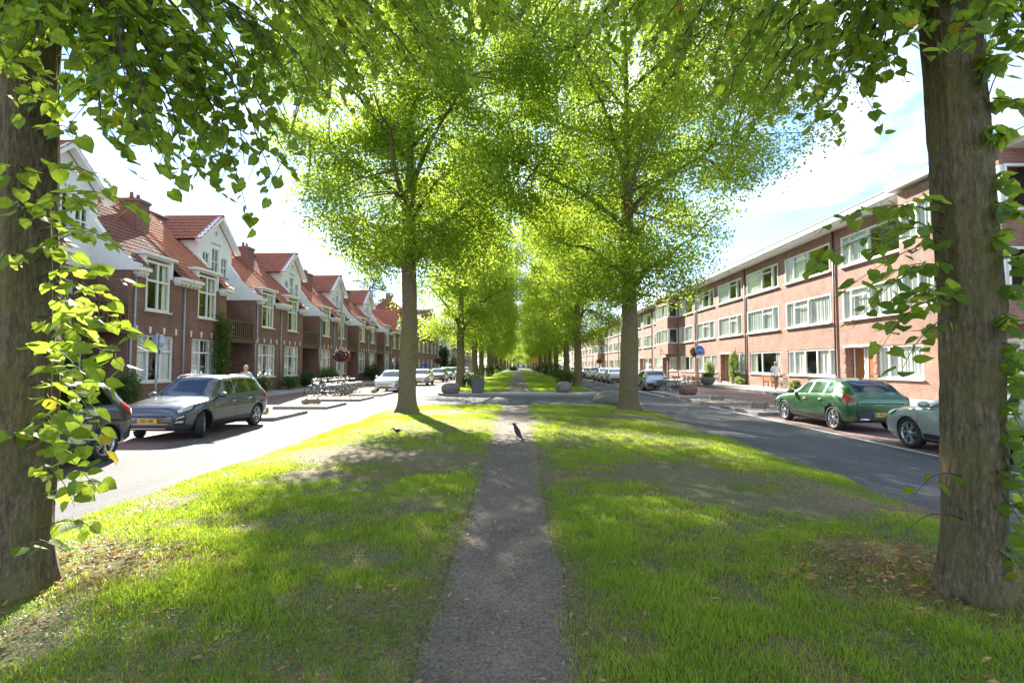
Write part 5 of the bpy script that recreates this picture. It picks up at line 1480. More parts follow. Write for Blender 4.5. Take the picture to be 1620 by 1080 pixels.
# ------------------------------------------------------------------ bicycles
def make_bike(paintm, basket=False):
    c = thing('bicycle', 'x', 'bicycle')
    rw, fw, r = (0, -.54, .345), (0, .56, .345), .33
    for nm, p in (('rear', rw), ('front', fw)):
        wl = MB().lathe([(r-.016, -.014), (r+.004, -.017), (r+.016, 0), (r+.004, .017), (r-.016, .014), (r-.016, -.014)], 26, 0).build('wheel', 'rubber', c, p)
        b = MB().lathe([(r-.03, -.01), (r-.018, -.012), (r-.018, .012), (r-.03, .01), (r-.03, -.01)], 26, 0).tube([(-.04, 0, 0), (.04, 0, 0)], .018, 6)
        for k in range(14):
            t = 2*PI*k/14; b.bar((.012*(1 if k % 2 else -1), 0, 0), (0, (r-.025)*math.cos(t), (r-.025)*math.sin(t)), .0035)
        b.build('rim', 'chrome', wl)
        mg = MB(); n = 12; a0 = -.2 if nm == 'front' else .1; a1 = 2.5 if nm == 'front' else 3.4
        vs = []
        for k in range(n+1):
            t = a0+(a1-a0)*k/n; rr = r+.045
            for x in (-.028, .028): vs.append((x, p[1]+rr*math.cos(t), p[2]+rr*math.sin(t)))
        mg.add(vs, [(2*k, 2*k+1, 2*k+3, 2*k+2) for k in range(n)], 0, True).build('mudguard', paintm, c)
    bb = (0, -.06, .29); st = (0, -.22, .80); hd = (0, .40, .82)
    b = MB(); b.tube([bb, st], .016, 8).tube([bb, (0, .44, .66)], .018, 8).tube([(0, -.19, .70), (0, .42, .78)], .015, 8).tube([(0, .45, .62), (0, .38, .92)], .019, 8)
    for s in (.04, -.04): b.tube([(s*.3, -.06, .29), (s, -.54, .345)], .01, 6).tube([(s*.3, -.2, .74), (s, -.54, .345)], .008, 6).tube([(s*.6, .45, .62), (s, .50, .48), (s, .56, .345)], .011, 6)
    b.build('frame', paintm, c)
    MB().tube([st, (0, -.25, .93)], .012, 6).build('seat_post', 'chrome', c)
    MB().ball((0, -.29, .955), (.085, .10, .035), 12, 7).ball((0, -.17, .955), (.04, .12, .026), 10, 6).build('saddle', 'plastic_black', c)
    MB().tube([(0, .38, .90), (0, .37, 1.04)], .012, 6).tube([(.30, .16, 1.06), (.24, .30, 1.06), (.10, .38, 1.04), (-.10, .38, 1.04), (-.24, .30, 1.06), (-.30, .16, 1.06)], .012, 6).build('handlebar', 'chrome', c)
    for s in (.3, -.3): MB().tube([(s, .10, 1.06), (s, .21, 1.06)], .018, 8).build('grip', 'plastic_black', c)
    MB().box(-.06, .06, -.82, -.36, .735, .75).bar((.05, -.78, .74), (.05, -.55, .36), .01).bar((-.05, -.78, .74), (-.05, -.55, .36), .01).build('luggage_rack', 'steel_dark', c)
    MB().prism([(-.56, .33), (-.56, .37), (-.02, .35), (.04, .29), (-.02, .23), (-.1, .23)], 0, .035, .06).build('chain_guard', 'plastic_black', c)
    MB().tube([(.03, -.06, .29), (.09, -.06, .29), (.10, .02, .16)], .008, 5).tube([(-.03, -.06, .29), (-.09, -.06, .29), (-.10, -.14, .42)], .008, 5).box(.08, .16, -.01, .05, .14, .17).box(-.16, -.08, -.17, -.11, .41, .44).build('pedals', 'steel_dark', c)
    MB().ball((0, .47, .88), .035, 8, 6).build('headlamp', 'chrome', c)
    MB().tube([(-.05, -.3, .3), (-.16, -.38, .01)], .008, 5).build('kickstand', 'steel_dark', c)
    if basket:
        b = MB().box(-.17, .17, .46, .76, .80, .815)
        for z in (.88, .96, 1.04): b.bar((-.18, .45, z), (.18, .45, z), .012).bar((-.18, .77, z), (.18, .77, z), .012).bar((-.18, .45, z), (-.18, .77, z), .012).bar((.18, .45, z), (.18, .77, z), .012)
        for i in range(6):
            x = -.18+i*.072; b.bar((x, .45, .80), (x, .45, 1.05), .008).bar((x, .77, .80), (x, .77, 1.05), .008)
        for i in range(5):
            y = .47+i*.07; b.bar((-.18, y, .80), (-.18, y, 1.05), .008).bar((.18, y, .80), (.18, y, 1.05), .008)
        b.build('basket', 'wood_dark', c)
    return c
protos = [make_bike('bike_black'), make_bike('bike_blue'), make_bike('bike_green', True), make_bike('bike_cream'), make_bike('bike_black', True), make_bike('bike_red')]
cn = ['black', 'blue', 'light green', 'cream', 'black', 'red']
used = set()
def put_bike(i, x, y, rz, lab, group, tilt=.07, z=None):
    b = protos[i] if i not in used else copy_tree(protos[i]); used.add(i)
    b.location = (x, y, 0 if z is None else z); b.rotation_euler = (0, tilt, rz); b['label'] = lab; b['group'] = group
ordb = ['nearest', 'second nearest', 'third nearest', 'fourth nearest', 'middle', 'sixth', 'seventh', 'eighth', 'last but one', 'farthest']
for j in range(9):
    i = [0, 4, 0, 3, 1, 0, 5, 4, 0][j]
    put_bike(i, -11.15+random.uniform(-.12, .12), 28.9+j*.62, R(90)+random.uniform(-.13, .13), '%s bicycle, %s in the row parked on the left brick lane' % (cn[i], ordb[j]), 'bicycles parked on the left', random.uniform(-.12, .12))
for j in range(8):
    i = [4, 0, 2, 0, 1, 0, 5, 0][j]
    put_bike(i, 10.55+random.uniform(-.12, .12), 33.1+j*.58, -R(90)+random.uniform(-.25, .25), '%s bicycle, %s in the row by the reddish boulder on the right' % (cn[i], ordb[j]), 'bicycles parked on the right', random.uniform(-.12, .12), .10 if 33.1+j*.58 < 34.2 else 0)
put_bike(3, 19.02, 37.6, 0.05, 'cream bicycle leaning on the apartment wall near the walking person', 'bicycles at the apartment wall', .12, PV)
put_bike(0, 18.9, 49.2, .1, 'black bicycle leaning on the apartment wall behind the lamp post, nearer one', 'bicycles at the apartment wall', .14, PV)
put_bike(1, 18.75, 51.4, .1, 'blue bicycle leaning on the apartment wall behind the lamp post, farther one', 'bicycles at the apartment wall', .12, PV)
for i, p in enumerate(protos):
    if i not in used:
        for c_ in kids(p): bpy.data.objects.remove(c_)
        bpy.data.objects.remove(p)

# ------------------------------------------------------------------ people
def make_person(label, loc, rz, J, E, mats, hairm, scale=1.0, extra=None):
    """J: joint name -> (x, y, z, radius); E: bones. One skin surface; colours go by body region"""
    nm = list(J); me = bpy.data.meshes.new('body'); me.from_pydata([J[n][:3] for n in nm], [(nm.index(a), nm.index(b)) for a, b in E], [])
    o = bpy.data.objects.new('body', me); col.objects.link(o)
    o.modifiers.new('skin', 'SKIN'); o.modifiers.new('sub', 'SUBSURF').levels = 2; o.modifiers['sub'].render_levels = 2
    for i, n in enumerate(nm):
        sv = me.skin_vertices[0].data[i]; r = J[n][3]; sv.radius = r if isinstance(r, tuple) else (r, r); sv.use_root = n == 'pelvis'
    res = bpy.data.meshes.new_from_object(o.evaluated_get(bpy.context.evaluated_depsgraph_get())); bpy.data.objects.remove(o)
    res.materials.clear()
    for m in mats[0]: res.materials.append(M[m])
    for p in res.polygons:
        p.material_index = mats[1](p.center); p.use_smooth = True
    root = thing('person', label, 'person', loc, rz, 'people on foot'); root.scale = (scale,)*3
    link('body', res, root)
    h = J['head']; b = MB().ball((h[0], h[1]-.012, h[2]+.03), (.083, .098, .105), 14, 9)
    b.v = [v for v in b.v]; b.build('hair', hairm, root)
    f = MB().ball((h[0], h[1]+.028, h[2]-.005), (.073, .083, .108), 14, 9).ball((h[0], h[1]+.115, h[2]-.012), (.014, .022, .022), 8, 6)
    for s in (1, -1): f.ball((h[0]+s*.078, h[1]-.0, h[2]-.01), (.012, .022, .032), 8, 6)
    hd = f.build('head', 'skin', root)
    for s in (1, -1): MB().ball((h[0]+s*.03, h[1]+.100, h[2]+.012), (.014, .01, .009), 8, 6).build('eye', 'ink', hd)
    MB().ball((h[0], h[1]+.103, h[2]-.055), (.026, .009, .007), 8, 6).build('mouth', 'lamp_red', hd)
    if extra: extra(root)
    return root
def fingers(J, E, side, w, d, k=1):
    """palm and five fingers from the wrist w along direction d"""
    w = Vector(w); d = Vector(d).normalized(); s = Vector((0, 1, 0)); J['palm'+side] = (*(w+d*.06), (.036, .020)); E.append(('wrist'+side, 'palm'+side))
    for i, (o, l) in enumerate(((-.028, .075), (-.010, .085), (.010, .08), (.026, .065))):
        a = w+d*.10+s*o; b = a+d*l*.55+Vector((0, .008, 0)); c = b+d*l*.4+Vector((0, .018, 0))
        for q, p, r in (('a', a, .011), ('b', b, .009), ('c', c, .007)): J['f%d%s%s' % (i, q, side)] = (*p, r)
        E += [('palm'+side, 'f%da%s' % (i, side)), ('f%da%s' % (i, side), 'f%db%s' % (i, side)), ('f%db%s' % (i, side), 'f%dc%s' % (i, side))]
    a = w+d*.035+s*.042; b = a+d*.045+s*.015
    J['t0'+side] = (*a, .012); J['t1'+side] = (*b, .009); E += [('palm'+side, 't0'+side), ('t0'+side, 't1'+side)]
def base_body(stride, arms):
    J = {'pelvis': (0, 0, .95, (.165, .12)), 'waist': (0, 0, 1.10, (.155, .115)), 'chest': (0, .01, 1.32, (.185, .13)), 'collar': (0, 0, 1.47, (.11, .085)), 'neck': (0, .01, 1.54, .055), 'head': (0, .03, 1.66, .075)}
    E = [('pelvis', 'waist'), ('waist', 'chest'), ('chest', 'collar'), ('collar', 'neck'), ('neck', 'head')]
    for s, n in ((1, 'R'), (-1, 'L')):
        f = stride*s
        J['hip'+n] = (s*.095, 0, .88, .10); J['knee'+n] = (s*.10, .16*f+.05, .50, .066); J['ankle'+n] = (s*.10, .30*f-(.05 if f < 0 else 0), .10+(.05 if f < 0 else 0), .046)
        J['heel'+n] = (s*.10, .30*f-.03-(.05 if f < 0 else 0), .05+(.04 if f < 0 else 0), .042); J['toe'+n] = (s*.115, .30*f+.16-(.03 if f < 0 else 0), .035, (.045, .032))
        E += [('pelvis', 'hip'+n), ('hip'+n, 'knee'+n), ('knee'+n, 'ankle'+n), ('ankle'+n, 'heel'+n), ('heel'+n, 'toe'+n)]
        e, w_ = arms[n]; J['shoulder'+n] = (s*.185, 0, 1.42, .072); J['elbow'+n] = (*e, .047); J['wrist'+n] = (*w_, .034)
        E += [('collar', 'shoulder'+n), ('shoulder'+n, 'elbow'+n), ('elbow'+n, 'wrist'+n)]
        fingers(J, E, n, w_, Vector(w_)-Vector(e))
    return J, E
J, E = base_body(.55, {'R': ((.27, -.05, 1.16), (.25, .10, .93)), 'L': ((-.27, -.05, 1.16), (-.25, .10, .93))})
def reg1(c):
    if c.z > 1.5: return 2
    if abs(c.x) > .21 and c.z < 1.22: return 2
    if c.z > .93: return 0
    return 3 if c.z < .09 else 1
make_person('person in a white t-shirt and khaki trousers walking on the right pavement', (16.75, 33.6, PV), PI, J, E, (['cloth_white', 'cloth_khaki', 'skin', 'sign_white'], reg1), 'hair_grey', 1.06)
J, E = base_body(.45, {'R': ((.25, .02, 1.18), (.06, .22, 1.24)), 'L': ((-.25, .02, 1.18), (-.05, .22, 1.20))})
def reg2(c):
    if c.z > 1.5: return 2
    if c.y > .17 and c.z > 1.1: return 2
    if c.z > .92: return 0
    return 3 if c.z < .09 else 1
def pack(root):
    MB().ball((0, -.19, 1.28), (.16, .10, .24), 12, 9).build('backpack', 'cloth_dark', root)
    for s in (1, -1): MB().tube([(s*.10, -.12, 1.47), (s*.11, .03, 1.50), (s*.115, .14, 1.40), (s*.12, .13, 1.22)], .018, 6).build('backpack_strap', 'cloth_dark', root)
make_person('person with grey hair and a backpack walking behind the slate crossover car', (-10.85, 20.3, 0), PI+.2, J, E, (['cloth_grey', 'cloth_dark', 'skin', 'cloth_dark'], reg2), 'hair_grey', 1.03, pack)
# ------------------------------------------------------------------ shrubs, climbers, flowers
def bush(name, label, loc, rad, n, size, mat='leaf_shrub', seed=0, cat='shrub', flowers=None, group='shrubs before the houses', stems=True, shape=None):
    g = np.random.default_rng(seed+900); t = thing(name, label, cat, loc, 0, group)
    nc = max(12, n//60); C = unit(g.normal(0, 1, (nc, 3)))*(g.random((nc, 1))**.38)*np.array(rad)*.86
    C = C[C[:, 2] > -rad[2]*.95]; nc = len(C); C[:, 2] += rad[2]
    if shape: C = shape(C, g)
    P = np.repeat(C, n//nc, 0); P = P+g.normal(0, 1, P.shape)*np.array(rad)*.15; P[:, 2] = np.maximum(P[:, 2], .02); m = len(P)
    X, D, Z = leaf_dirs(m, .1, g)
    f = link('foliage', scatter('foliage', *KITE, P, X, D, Z, g.uniform(size*.7, size*1.3, m), g.random(m)*.93, mat), t); f['kind'] = 'stuff'
    if stems:
        b = MB()
        for c in C[:: max(1, nc//12)]: b.tube(bez((0, 0, 0), (c[0]*.3, c[1]*.3, c[2]*.6), c, 5), [.02, .016, .012, .009, .006], 5, cap=False)
        b.build('stems', 'twig', t)
    if flowers:
        fm, k = flowers; idx = g.choice(m, k); b = MB()
        Pf = P[idx]*np.array([1.05, 1.05, 1.02]); A, B_, C_ = leaf_dirs(k, -.6, g)
        o = link('blossoms', scatter('blossoms', [(0,0,0),(-.5,.3,.1),(-.3,.9,.2),(.3,.9,.2),(.5,.3,.1),(0,.5,.3)], [(0,1,5),(1,2,5),(2,3,5),(3,4,5),(4,0,5)], Pf, A, B_, C_, g.uniform(.05, .09, k), g.random(k), fm), t); o['kind'] = 'stuff'
    return t
bush('shrub', 'feathery green shrub by the grey sign pole, left of the slate crossover', (-14.9, 19.2, PV), (.55, .8, .75), 3600, .07, 'leaf_shrub', 1)
bush('shrub', 'low grey-green shrub with pale tips below the third house window', (-15.75, 31.2, PV), (.55, .95, .50), 3600, .07, 'leaf_shrub', 2, flowers=('flower_yellow', 40))
bush('shrub', 'yellowish clipped shrub right of the low grey-green one', (-15.75, 35.1, PV), (.5, 1.1, .48), 3600, .06, 'leaf_shrub', 3)
bush('shrub', 'dark rounded evergreen shrub between the yellowish shrub and the big hedge', (-15.7, 37.9, PV), (.55, .8, .68), 3800, .065, 'leaf_dark', 4)
bush('shrub', 'large leafy hedge left of the lamp post with the flower basket', (-15.6, 42.0, PV), (.6, 1.7, .82), 5200, .08, 'leaf_shrub', 5)
bush('shrub', 'large round shrub before the fourth pair of gabled houses', (-15.6, 54.5, PV), (.7, 1.8, 1.0), 4200, .10, 'leaf_dark', 6)
bush('shrub', 'green shrub before the far left houses near the mossy tree', (-15.6, 69, PV), (.7, 2.2, 1.3), 3200, .13, 'leaf_dark', 7)
bush('shrub', 'tall ivy-like shrub beside the tall red brick house', (-15.4, 105.5, PV), (1.2, 2.4, 3.6), 4000, .22, 'leaf_dark', 8)
bush('shrub', 'leafy bush on the far left pavement beyond the tall brick house', (-14.6, 116, PV), (1.2, 4, 1.8), 3200, .2, 'leaf_shrub', 9)
def climb(C, g):
    C[:, 0] = np.abs(C[:, 0])*.4+.06; C[:, 1] *= .30+.85*np.clip(C[:, 2]/3.4, 0, 1); return C
bush('climbing_rose', 'climbing rose with pale yellow flowers on the brick wall by the balcony', (LF+.05, 28.0, PV), (.55, 1.0, 2.35), 6500, .08, 'leaf_shrub', 11, 'climber', ('flower_yellow', 70), 'climbing plants', True, climb)
bush('climbing_plant', 'climbing plant with pale flowers over a ground-floor window of the apartment block', (RF-.35, 45.9, PV), (.3, 1.0, 1.55), 3600, .085, 'leaf_shrub', 12, 'climber', ('flower_yellow', 160), 'climbing plants')
bush('shrub', 'low yellow-green plant at the foot of the apartment wall left of the walking person', (RF-.5, 44.3, PV), (.35, 1.1, .35), 1500, .07, 'clover', 13, flowers=('flower_yellow', 60), group='plants at the apartment wall')
bush('shrub', 'small green plant at the apartment wall behind the green hatchback', (RF-.45, 35.6, PV), (.35, .6, .32), 1200, .07, 'leaf_shrub', 14, group='plants at the apartment wall')
bush('shrub', 'tall pale shrub with yellowish leaves by the planter pot on the right pavement', (17.6, 47.5, PV), (.55, .6, 1.1), 3000, .08, 'clover', 15, flowers=('flower_yellow', 90), group='plants at the apartment wall')
# undergrowth round the far trunks
for i, y in enumerate(LY[:7]):
    bush('undergrowth', 'leafy undergrowth round the %s trunk of the left row beyond the crossing' % ordn[i], (-4.2+(.7 if i == 0 else 0), y+.2, z2(0, y)-.03), (.9, .9, .55 if i < 2 else .95), 1500 if i < 4 else 900, .10 if i < 3 else .15, 'leaf_shrub', 30+i, 'undergrowth', None, 'undergrowth of the far trunks')
for i, y in enumerate(RY[:7]):
    bush('undergrowth', 'leafy undergrowth round the %s trunk of the right row beyond the crossing' % ordn[i], (4.55-(.75 if i == 0 else 0), y+.2, z2(0, y)-.03), (1.0, 1.0, .8 if i < 1 else 1.15), 1900 if i < 4 else 900, .10 if i < 3 else .15, 'leaf_shrub', 50+i, 'undergrowth', None, 'undergrowth of the far trunks')
# a poplar and other far trees behind the houses
cP = crown([(2, 1.6), (6, 2.8), (12, 3.0), (18, 2.2), (22, .6)], 150, 110, .22, 61, spread=.6, mat='leaf_dark', nlimb=9)
tree('tall dark poplar rising behind the left row of houses', (-29, 101, 0), TF, cP, 0, 1, 'trees behind the houses', 'poplar_tree')
tree('shorter dark tree beside the poplar behind the left houses', (-27.6, 108, -4.5), TF, cP, 1, 1.1, 'trees behind the houses', 'poplar_tree')
for i, (x, y) in enumerate(((-12, 228), (-3.5, 238), (4.5, 240), (13, 230), (-22, 236), (22, 236))):
    tree('%s from the left of the round trees closing the far end of the avenue' % ['second', 'third', 'fourth', 'fifth', 'first', 'sixth'][i], (x, y, -1.5), TF, c3, i, 1.15, 'trees at the far end')

# ------------------------------------------------------------------ boulders and blocks
def boulder(label, loc, rad, mat, seed, flat=0., taper=0.):
    g = random.Random(seed); bm = bmesh.new(); bmesh.ops.create_icosphere(bm, subdivisions=4, radius=1)
    for v in bm.verts:
        d = v.co.normalized(); n = float(fbm(d.x*1.3+seed*3.1+d.z*.7, d.y*1.3+d.z*1.1+seed, 1.1, 4))-.5; n2 = float(fbm(d.x*4+seed, d.z*4+d.y*4, 1.6, 3))-.5
        r = 1+.42*n+.10*n2; q = d*r
        if q.z > 1-flat: q.z = 1-flat+(q.z-1+flat)*.2
        if taper: k = 1+taper*q.z*.5; q.x *= k; q.y *= k
        q.z = max(q.z, -.72)
        v.co = Vector((q.x*rad[0], q.y*rad[1], (q.z+.70)*rad[2]))
    me = bpy.data.meshes.new('boulder'); bm.to_mesh(me); bm.free(); me.materials.append(M[mat])
    for p in me.polygons: p.use_smooth = True
    o = link('boulder', me, None, loc, (0, 0, g.uniform(0, 6))); return tag(o, label, 'boulder', 'boulders round the crossing')
boulder('smooth grey-brown boulder with a flat top on the kerb left of the stone block', (-4.12, 31.2, .12), (.56, .52, .40), 'granite_pale', 1, .12, .18)
boulder('rough grey boulder half hidden by the knobbly lime trunk', (3.85, 21.9, .04), (.66, .55, .42), 'granite_grey', 2)
boulder('pointed dark grey-brown boulder on the apron before the far right trees', (2.85, 32.4, .12), (.50, .48, .40), 'granite_grey', 3)
boulder('rounded reddish boulder on the right parking island', (10.0, 30.4, .10), (.60, .56, .36), 'granite_red', 4)
b = MB().prism([(-.36, 0), (.34, 0), (.42, .74), (.30, .93), (.02, .93), (-.42, 1.06)], 1, -.22, .22); me = b.mesh('stone_block', 'slate_block')
bm = bmesh.new(); bm.from_mesh(me); bmesh.ops.bevel(bm, geom=bm.edges[:], offset=.03, segments=2, affect='EDGES'); bm.to_mesh(me); bm.free()
tag(link('stone_block', me, None, (-2.5, 31.7, .115), (0, 0, .15)), 'upright dark grey stone block with a slanting top beside the far lawn', 'stone block')
def timber(label, loc, rz, two=True):
    t = thing('timber_barrier', label, 'barrier', loc, rz, 'low timber barriers on the islands'); t.scale = (.62, .62, .9)
    def bm_(a, c, nm):
        me = MB().box(*a).mesh(nm, 'wood_grey'); q = bmesh.new(); q.from_mesh(me); bmesh.ops.bevel(q, geom=q.edges[:], offset=.012, segments=1, affect='EDGES'); q.to_mesh(me); q.free(); return link('beam', me, t)
    bm_((-.55, .55, -.10, .10, .02, .24), 0, 'beam')
    for x in (-.4, .4): link('post', cached('tp', lambda: MB().box(-.07, .07, -.16, -.103, -.02, .30).mesh('post', 'wood_grey')), t, (x, 0, 0))
    if two: bm_((-.78, -.56, -.12, .65, .02, .22), 1, 'beam')
timber('low weathered timber barrier on the nearest left parking island', (-9.35, 18.4, .10), .12)
timber('low weathered timber barrier on the second left parking island', (-9.2, 22.9, .10), .1)
timber('low timber barrier on the nearest right island, behind the green hatchback', (9.75, 20.9, .10), -.1, False)
timber('low timber barrier on the second right island, before the reddish boulder', (9.85, 25.6, .10), -.1, False)
timber('low timber barrier beside the left bicycles', (-9.0, 31.9, .10), 1.5, False)

# ------------------------------------------------------------------ lamp posts, signs, planters
def lamp_post(label, loc, side, H=8.0, basket=True, seed=0, col_='flower_pink', bz=0.):
    t = thing('street_lamp', label, 'street lamp', loc, 0, 'street lamps')
    MB().lathe([(.11, 0), (.11, .9), (.085, .95), (.075, 1.0), (.045, H-.25), (.04, H)], 14).build('pole', 'steel_grey', t)
    MB().tube([(0, 0, H-.35), (side*.15, 0, H-.02), (side*.5, 0, H+.07), (side*.8, 0, H+.08)], .03, 8).build('arm', 'steel_grey', t)
    h = MB().ball((side*1.08, 0, H+.07), (.36, .13, .075), 16, 8).build('lamp_head', 'zinc', t)
    MB().ball((side*1.10, 0, H+.03), (.26, .10, .06), 14, 7).build('lamp_glass', 'lamp_globe', h)
    if basket:
        MB().bar((-.45, 0, 2.55+bz), (.45, 0, 2.55+bz), .03).tube([(math.cos(a)*.34, math.sin(a)*.34, 2.25+bz) for a in np.linspace(0, 6.2832, 17)], .012, 5, cap=False).build('basket_bracket', 'steel_dark', t)
        b = MB()
        for s in (1, -1): b.ball((s*.30, 0, 2.22), (.27, .27, .17), 12, 7)
        g = np.random.default_rng(seed); n = 2600; P = unit(g.normal(0, 1, (n, 3)))*g.random((n, 1))**.4*np.array([.62, .42, .5])+np.array([0, .05, 2.38+bz]); X, D, Z = leaf_dirs(n, .5, g)
        f = link('flower_basket', scatter('flower_basket', *KITE, P, X, D, Z, g.uniform(.05, .09, n), g.random(n)*.9, 'leaf_dark'), t); f['kind'] = 'stuff'
        k = 420; Pf = unit(g.normal(0, 1, (k, 3)))*np.array([.64, .44, .52])*g.uniform(.8, 1.05, (k, 1))+np.array([0, .05, 2.36+bz]); A_, B_, C_ = leaf_dirs(k, -.2, g)
        f = link('blossoms', scatter('blossoms', [(0,0,0),(-.5,.3,.1),(-.3,.9,.2),(.3,.9,.2),(.5,.3,.1),(0,.5,.3)], [(0,1,5),(1,2,5),(2,3,5),(3,4,5),(4,0,5)], Pf, A_, B_, C_, g.uniform(.06, .11, k), g.random(k), col_), t); f['kind'] = 'stuff'
    return t
lamp_post('grey lamp post with a hanging pink flower basket beside the left bicycles', (-13.2, 38.0, PV), 1, 7.9, True, 1)
lamp_post('distant lamp post with a dark flower basket before the tall red brick house', (-13.2, 84, PV), 1, 7.9, True, 2)
lr = lamp_post('tall grey lamp post carrying the round blue bicycle sign, right pavement', (15.55, 44.6, PV), -1, 8.4, True, 3, 'flower_orange', .42)
lamp_post('lamp post with an orange flower basket farther along the right pavement', (15.5, 73, PV), -1, 8.4, True, 4, 'flower_orange')
lamp_post('most distant lamp post with a flower basket on the right pavement', (15.5, 98, PV), -1, 8.4, True, 5, 'flower_orange')
# round blue cycle sign with its white bicycle and border
s = thing('cycle_sign', 'round blue sign with a white bicycle on the right-hand lamp post', 'sign', (15.55, 44.12, PV+2.95))
MB().box(-.03, .03, .03, .42, -.05, .05).build('bracket', 'steel_grey', s)
MB().lathe([(0, .0), (.40, .0), (.40, .03), (0, .03)], 32, 1).build('sign_plate', 'sign_blue', s)
MB().lathe([(.365, -.003), (.395, -.003), (.395, .002), (.365, .002), (.365, -.003)], 32, 1).build('border', 'sign_white', s)
b = MB()
for x in (-.16, .16): b.lathe([(.088, -.008), (.112, -.008), (.112, -.003), (.088, -.003), (.088, -.008)], 22, 1, (x, 0, -.06))
for p, q in (((-.16, -.06), (-.08, .09)), ((-.08, .09), (.10, .09)), ((-.08, .09), (0, -.06)), ((0, -.06), (.10, .09)), ((-.16, -.06), (0, -.06)), ((.16, -.06), (.09, .14)), ((.09, .14), (.04, .14)), ((-.12, .12), (-.05, .12))):
    b.bar((p[0], -.005, p[1]), (q[0], -.005, q[1]), .018, .008)
b.build('bicycle_symbol', 'sign_white', s)
s = thing('sign_plate', 'small white rectangular plate below the blue cycle sign', 'sign', (15.55, 44.12, PV+2.38))
MB().box(-.30, .30, 0, .02, -.13, .13).build('plate', 'sign_white', s); MB().box(-.02, .02, .02, .42, -.05, .05).build('bracket', 'steel_grey', s)
s = thing('traffic_sign', 'round sign seen from its grey-blue back on a pole left of the slate crossover', 'sign', (-13.25, 18.6, PV))
MB().tube([(0, 0, 0), (0, 0, 2.85)], .038, 10).build('pole', 'steel_grey', s)
MB().lathe([(0, .0), (.26, .0), (.265, .012), (.26, .024), (0, .024)], 28, 1, (0, .05, 2.55)).build('sign_plate', 'zinc', s)
MB().box(-.035, .035, -.0, .05, 2.38, 2.72).build('bracket', 'steel_grey', s); MB().box(-.10, .10, .045, .06, 2.08, 2.24).build('sub_plate', 'sign_blue', s)
s = thing('yellow_sign', 'yellow board on a post far along the right side of the lawn', 'sign', (2.4, 76, z2(2.4, 76)))
MB().tube([(0, .03, 0), (0, .03, 2.9)], .04, 8).build('post', 'steel_grey', s); MB().box(-.5, .5, -.02, .02, 1.95, 2.75).build('board', 'sign_yellow', s)
s = thing('round_sign', 'small round blue sign on a short post beside the left cars', 'sign', (-11.4, 63, 0))
MB().tube([(0, .03, 0), (0, .03, 2.1)], .035, 8).build('pole', 'steel_grey', s); MB().lathe([(0, 0), (.3, 0), (.3, .02), (0, .02)], 24, 1, (0, -.02, 1.85)).build('sign_plate', 'sign_blue', s)
# planter pot
t = thing('planter_pot', 'large round grey-green planter pot at the foot of the right lamp post', 'planter', (15.9, 43.3, PV))
MB().lathe([(.0, .02), (.34, .0), (.52, .22), (.62, .50), (.60, .66), (.56, .68), (.54, .60), (0, .56)], 22).build('pot', 'pot_green', t)
g = np.random.default_rng(77); n = 1500; P = unit(g.normal(0, 1, (n, 3)))*g.random((n, 1))**.5*np.array([.5, .5, .28])+np.array([0, 0, .78]); X, D, Z = leaf_dirs(n, 0, g)
f = link('planting', scatter('planting', *KITE, P, X, D, Z, g.uniform(.05, .09, n), g.random(n)*.9, 'leaf_shrub'), t); f['kind'] = 'stuff'
# crate and bench by the apartment wall
t = thing('wooden_crate', 'orange-brown wooden crate on the right pavement near the planter pot', 'crate', (16.4, 47.5, PV))
b = MB()
for z in (.02, .22, .42):
    b.box(-.4, .4, -.30, -.28, z, z+.16).box(-.4, .4, .28, .30, z, z+.16).box(-.4, -.38, -.279, .279, z, z+.16).box(.38, .4, -.279, .279, z, z+.16)
b.box(-.379, .379, -.279, .279, .0, .019)
for x in (-.379, .33):
    for y in (-.279, .23): b.box(x, x+.049, y, y+.049, .02, .58)
b.build('crate_boards', 'crate_orange', t)
t = thing('garden_bench', 'brown bench at the apartment wall behind the walking person', 'bench', (18.95, 38.9, PV), -R(90))
for y in (-.20, -.05, .10): MB().box(-.75, .75, y, y+.12, .43, .47).build('seat_slat', 'wood_door', t)
for z in (.55, .72): MB().box(-.75, .75, -.26, -.22, z, z+.12).build('back_slat', 'wood_door', t)
for x in (-.65, .65): MB().box(x-.04, x+.04, .14, .21, 0, .43).box(x-.04, x+.04, -.22, -.15, 0, .84).box(x-.035, x+.035, -.15, .14, .37, .425).build('leg', 'wood_door', t)
b = bush('clipped_hedge', 'dark clipped hedge far down the avenue at the end of the path', (-1.6, 150, z2(0, 150)), (1.9, .8, .62), 2200, .16, 'leaf_dark', 80, 'hedge', None, 'far hedges')

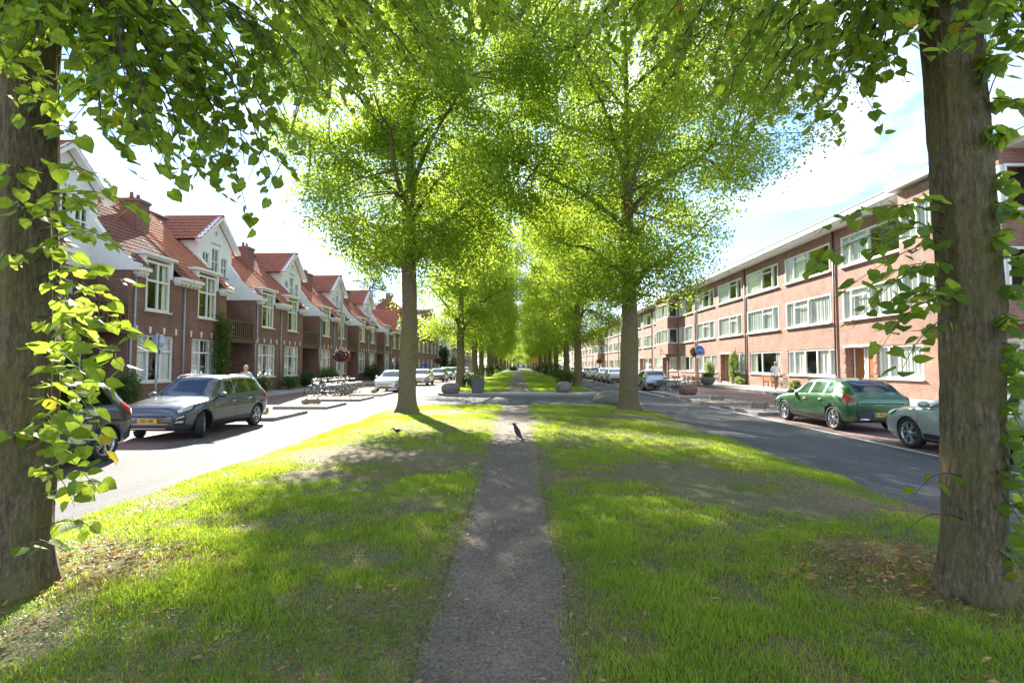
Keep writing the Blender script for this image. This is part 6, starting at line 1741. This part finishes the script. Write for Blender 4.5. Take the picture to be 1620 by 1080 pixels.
# ------------------------------------------------------------------ birds
def bird(label, loc, rz, s=1.0, crouch=False):
    t = thing('bird', label, 'bird', loc, rz, 'dark birds'); t.scale = (s,)*3
    if not crouch:
        sp = [(0, .155, .315), (0, .135, .318), (0, .105, .315), (0, .07, .285), (0, .035, .235), (0, -.01, .175), (0, -.055, .125), (0, -.10, .085), (0, -.15, .052), (0, -.20, .022)]
    else:
        sp = [(0, .175, .125), (0, .155, .135), (0, .125, .135), (0, .09, .115), (0, .045, .095), (0, -.01, .085), (0, -.06, .085), (0, -.11, .09), (0, -.16, .098), (0, -.21, .105)]
    rr = [.010, .024, .032, .034, .050, .062, .054, .032, .020, .012]
    b = MB().tube(sp, rr, 12); me = b.mesh('body', 'feather'); body = link('body', me, t)
    h = sp[1]; d = (Vector(sp[0])-Vector(sp[2])).normalized()
    MB().tube([Vector(h)-d*.002+Vector((0, .01, -.004)), Vector(h)+d*.03+Vector((0, .014, -.008)), Vector(h)+d*.055+Vector((0, .012, -.018))], [.011, .008, .002], 8).build('beak', 'beak', t)
    for q in (1, -1): MB().ball((q*.021, h[1]-.012, h[2]+.006), .005, 8, 6).build('eye', 'chrome', t)
    a, m, e = Vector(sp[4]), Vector(sp[6]), Vector(sp[8])
    for q in (1, -1):
        n = Vector((q, 0, 0)); up = Vector((0, .35, .55))*.06 if not crouch else Vector((0, .0, .03))
        P = [a+n*.040+up*.6, m+n*.056+up*.9, e+n*.018+up*.3, (e+m)/2+n*.050-up*.35, m+n*.060-up*.45, a+n*.050-up*.4]
        Q = [p-n*.018 for p in P]
        MB().add(P+Q, [(0, 1, 4, 5), (1, 2, 3, 4), (11, 10, 7, 6), (10, 9, 8, 7)]+[(i, (i+1) % 6+6 if False else (i+1) % 6, (i+1) % 6+6, i+6) for i in range(6)], 0, True).build('wing', 'feather', t)
    tb = Vector(sp[8]); te = Vector(sp[9]); dd = (te-tb).normalized()
    MB().add([tb+Vector((-.018, 0, .008)), tb+Vector((.018, 0, .008)), te+dd*.03+Vector((.026, 0, .004)), te+dd*.03+Vector((-.026, 0, .004)), tb+Vector((-.018, 0, -.004)), tb+Vector((.018, 0, -.004)), te+dd*.03+Vector((.026, 0, -.003)), te+dd*.03+Vector((-.026, 0, -.003))],
             [(0,1,2,3),(7,6,5,4),(0,4,5,1),(1,5,6,2),(2,6,7,3),(3,7,4,0)]).build('tail', 'feather', t)
    for q in (1, -1):
        x = q*.024; z0 = .13 if not crouch else .06; y0 = -.005
        b = MB().tube([(x, y0, z0), (x, y0-.008, z0*.55), (x, y0+.006, .006)], [.010, .006, .005], 6)
        for az in (-.5, 0, .5, 3.14): b.tube([(x, y0+.006, .006), (x+math.sin(az)*.032, y0+.006+math.cos(az)*.032, .004)], [.004, .0025], 5)
        b.build('leg', 'beak', t)
    return t
bird('black crow-like bird standing upright on the footpath', (-.03, 11.7, float(zmed(-.03, 11.7))+.012), R(38), 1.05)
bird('small dark bird crouching in the grass left of the footpath', (-2.95, 12.5, float(zmed(-2.95, 12.5))+.01), R(70), .8, True)
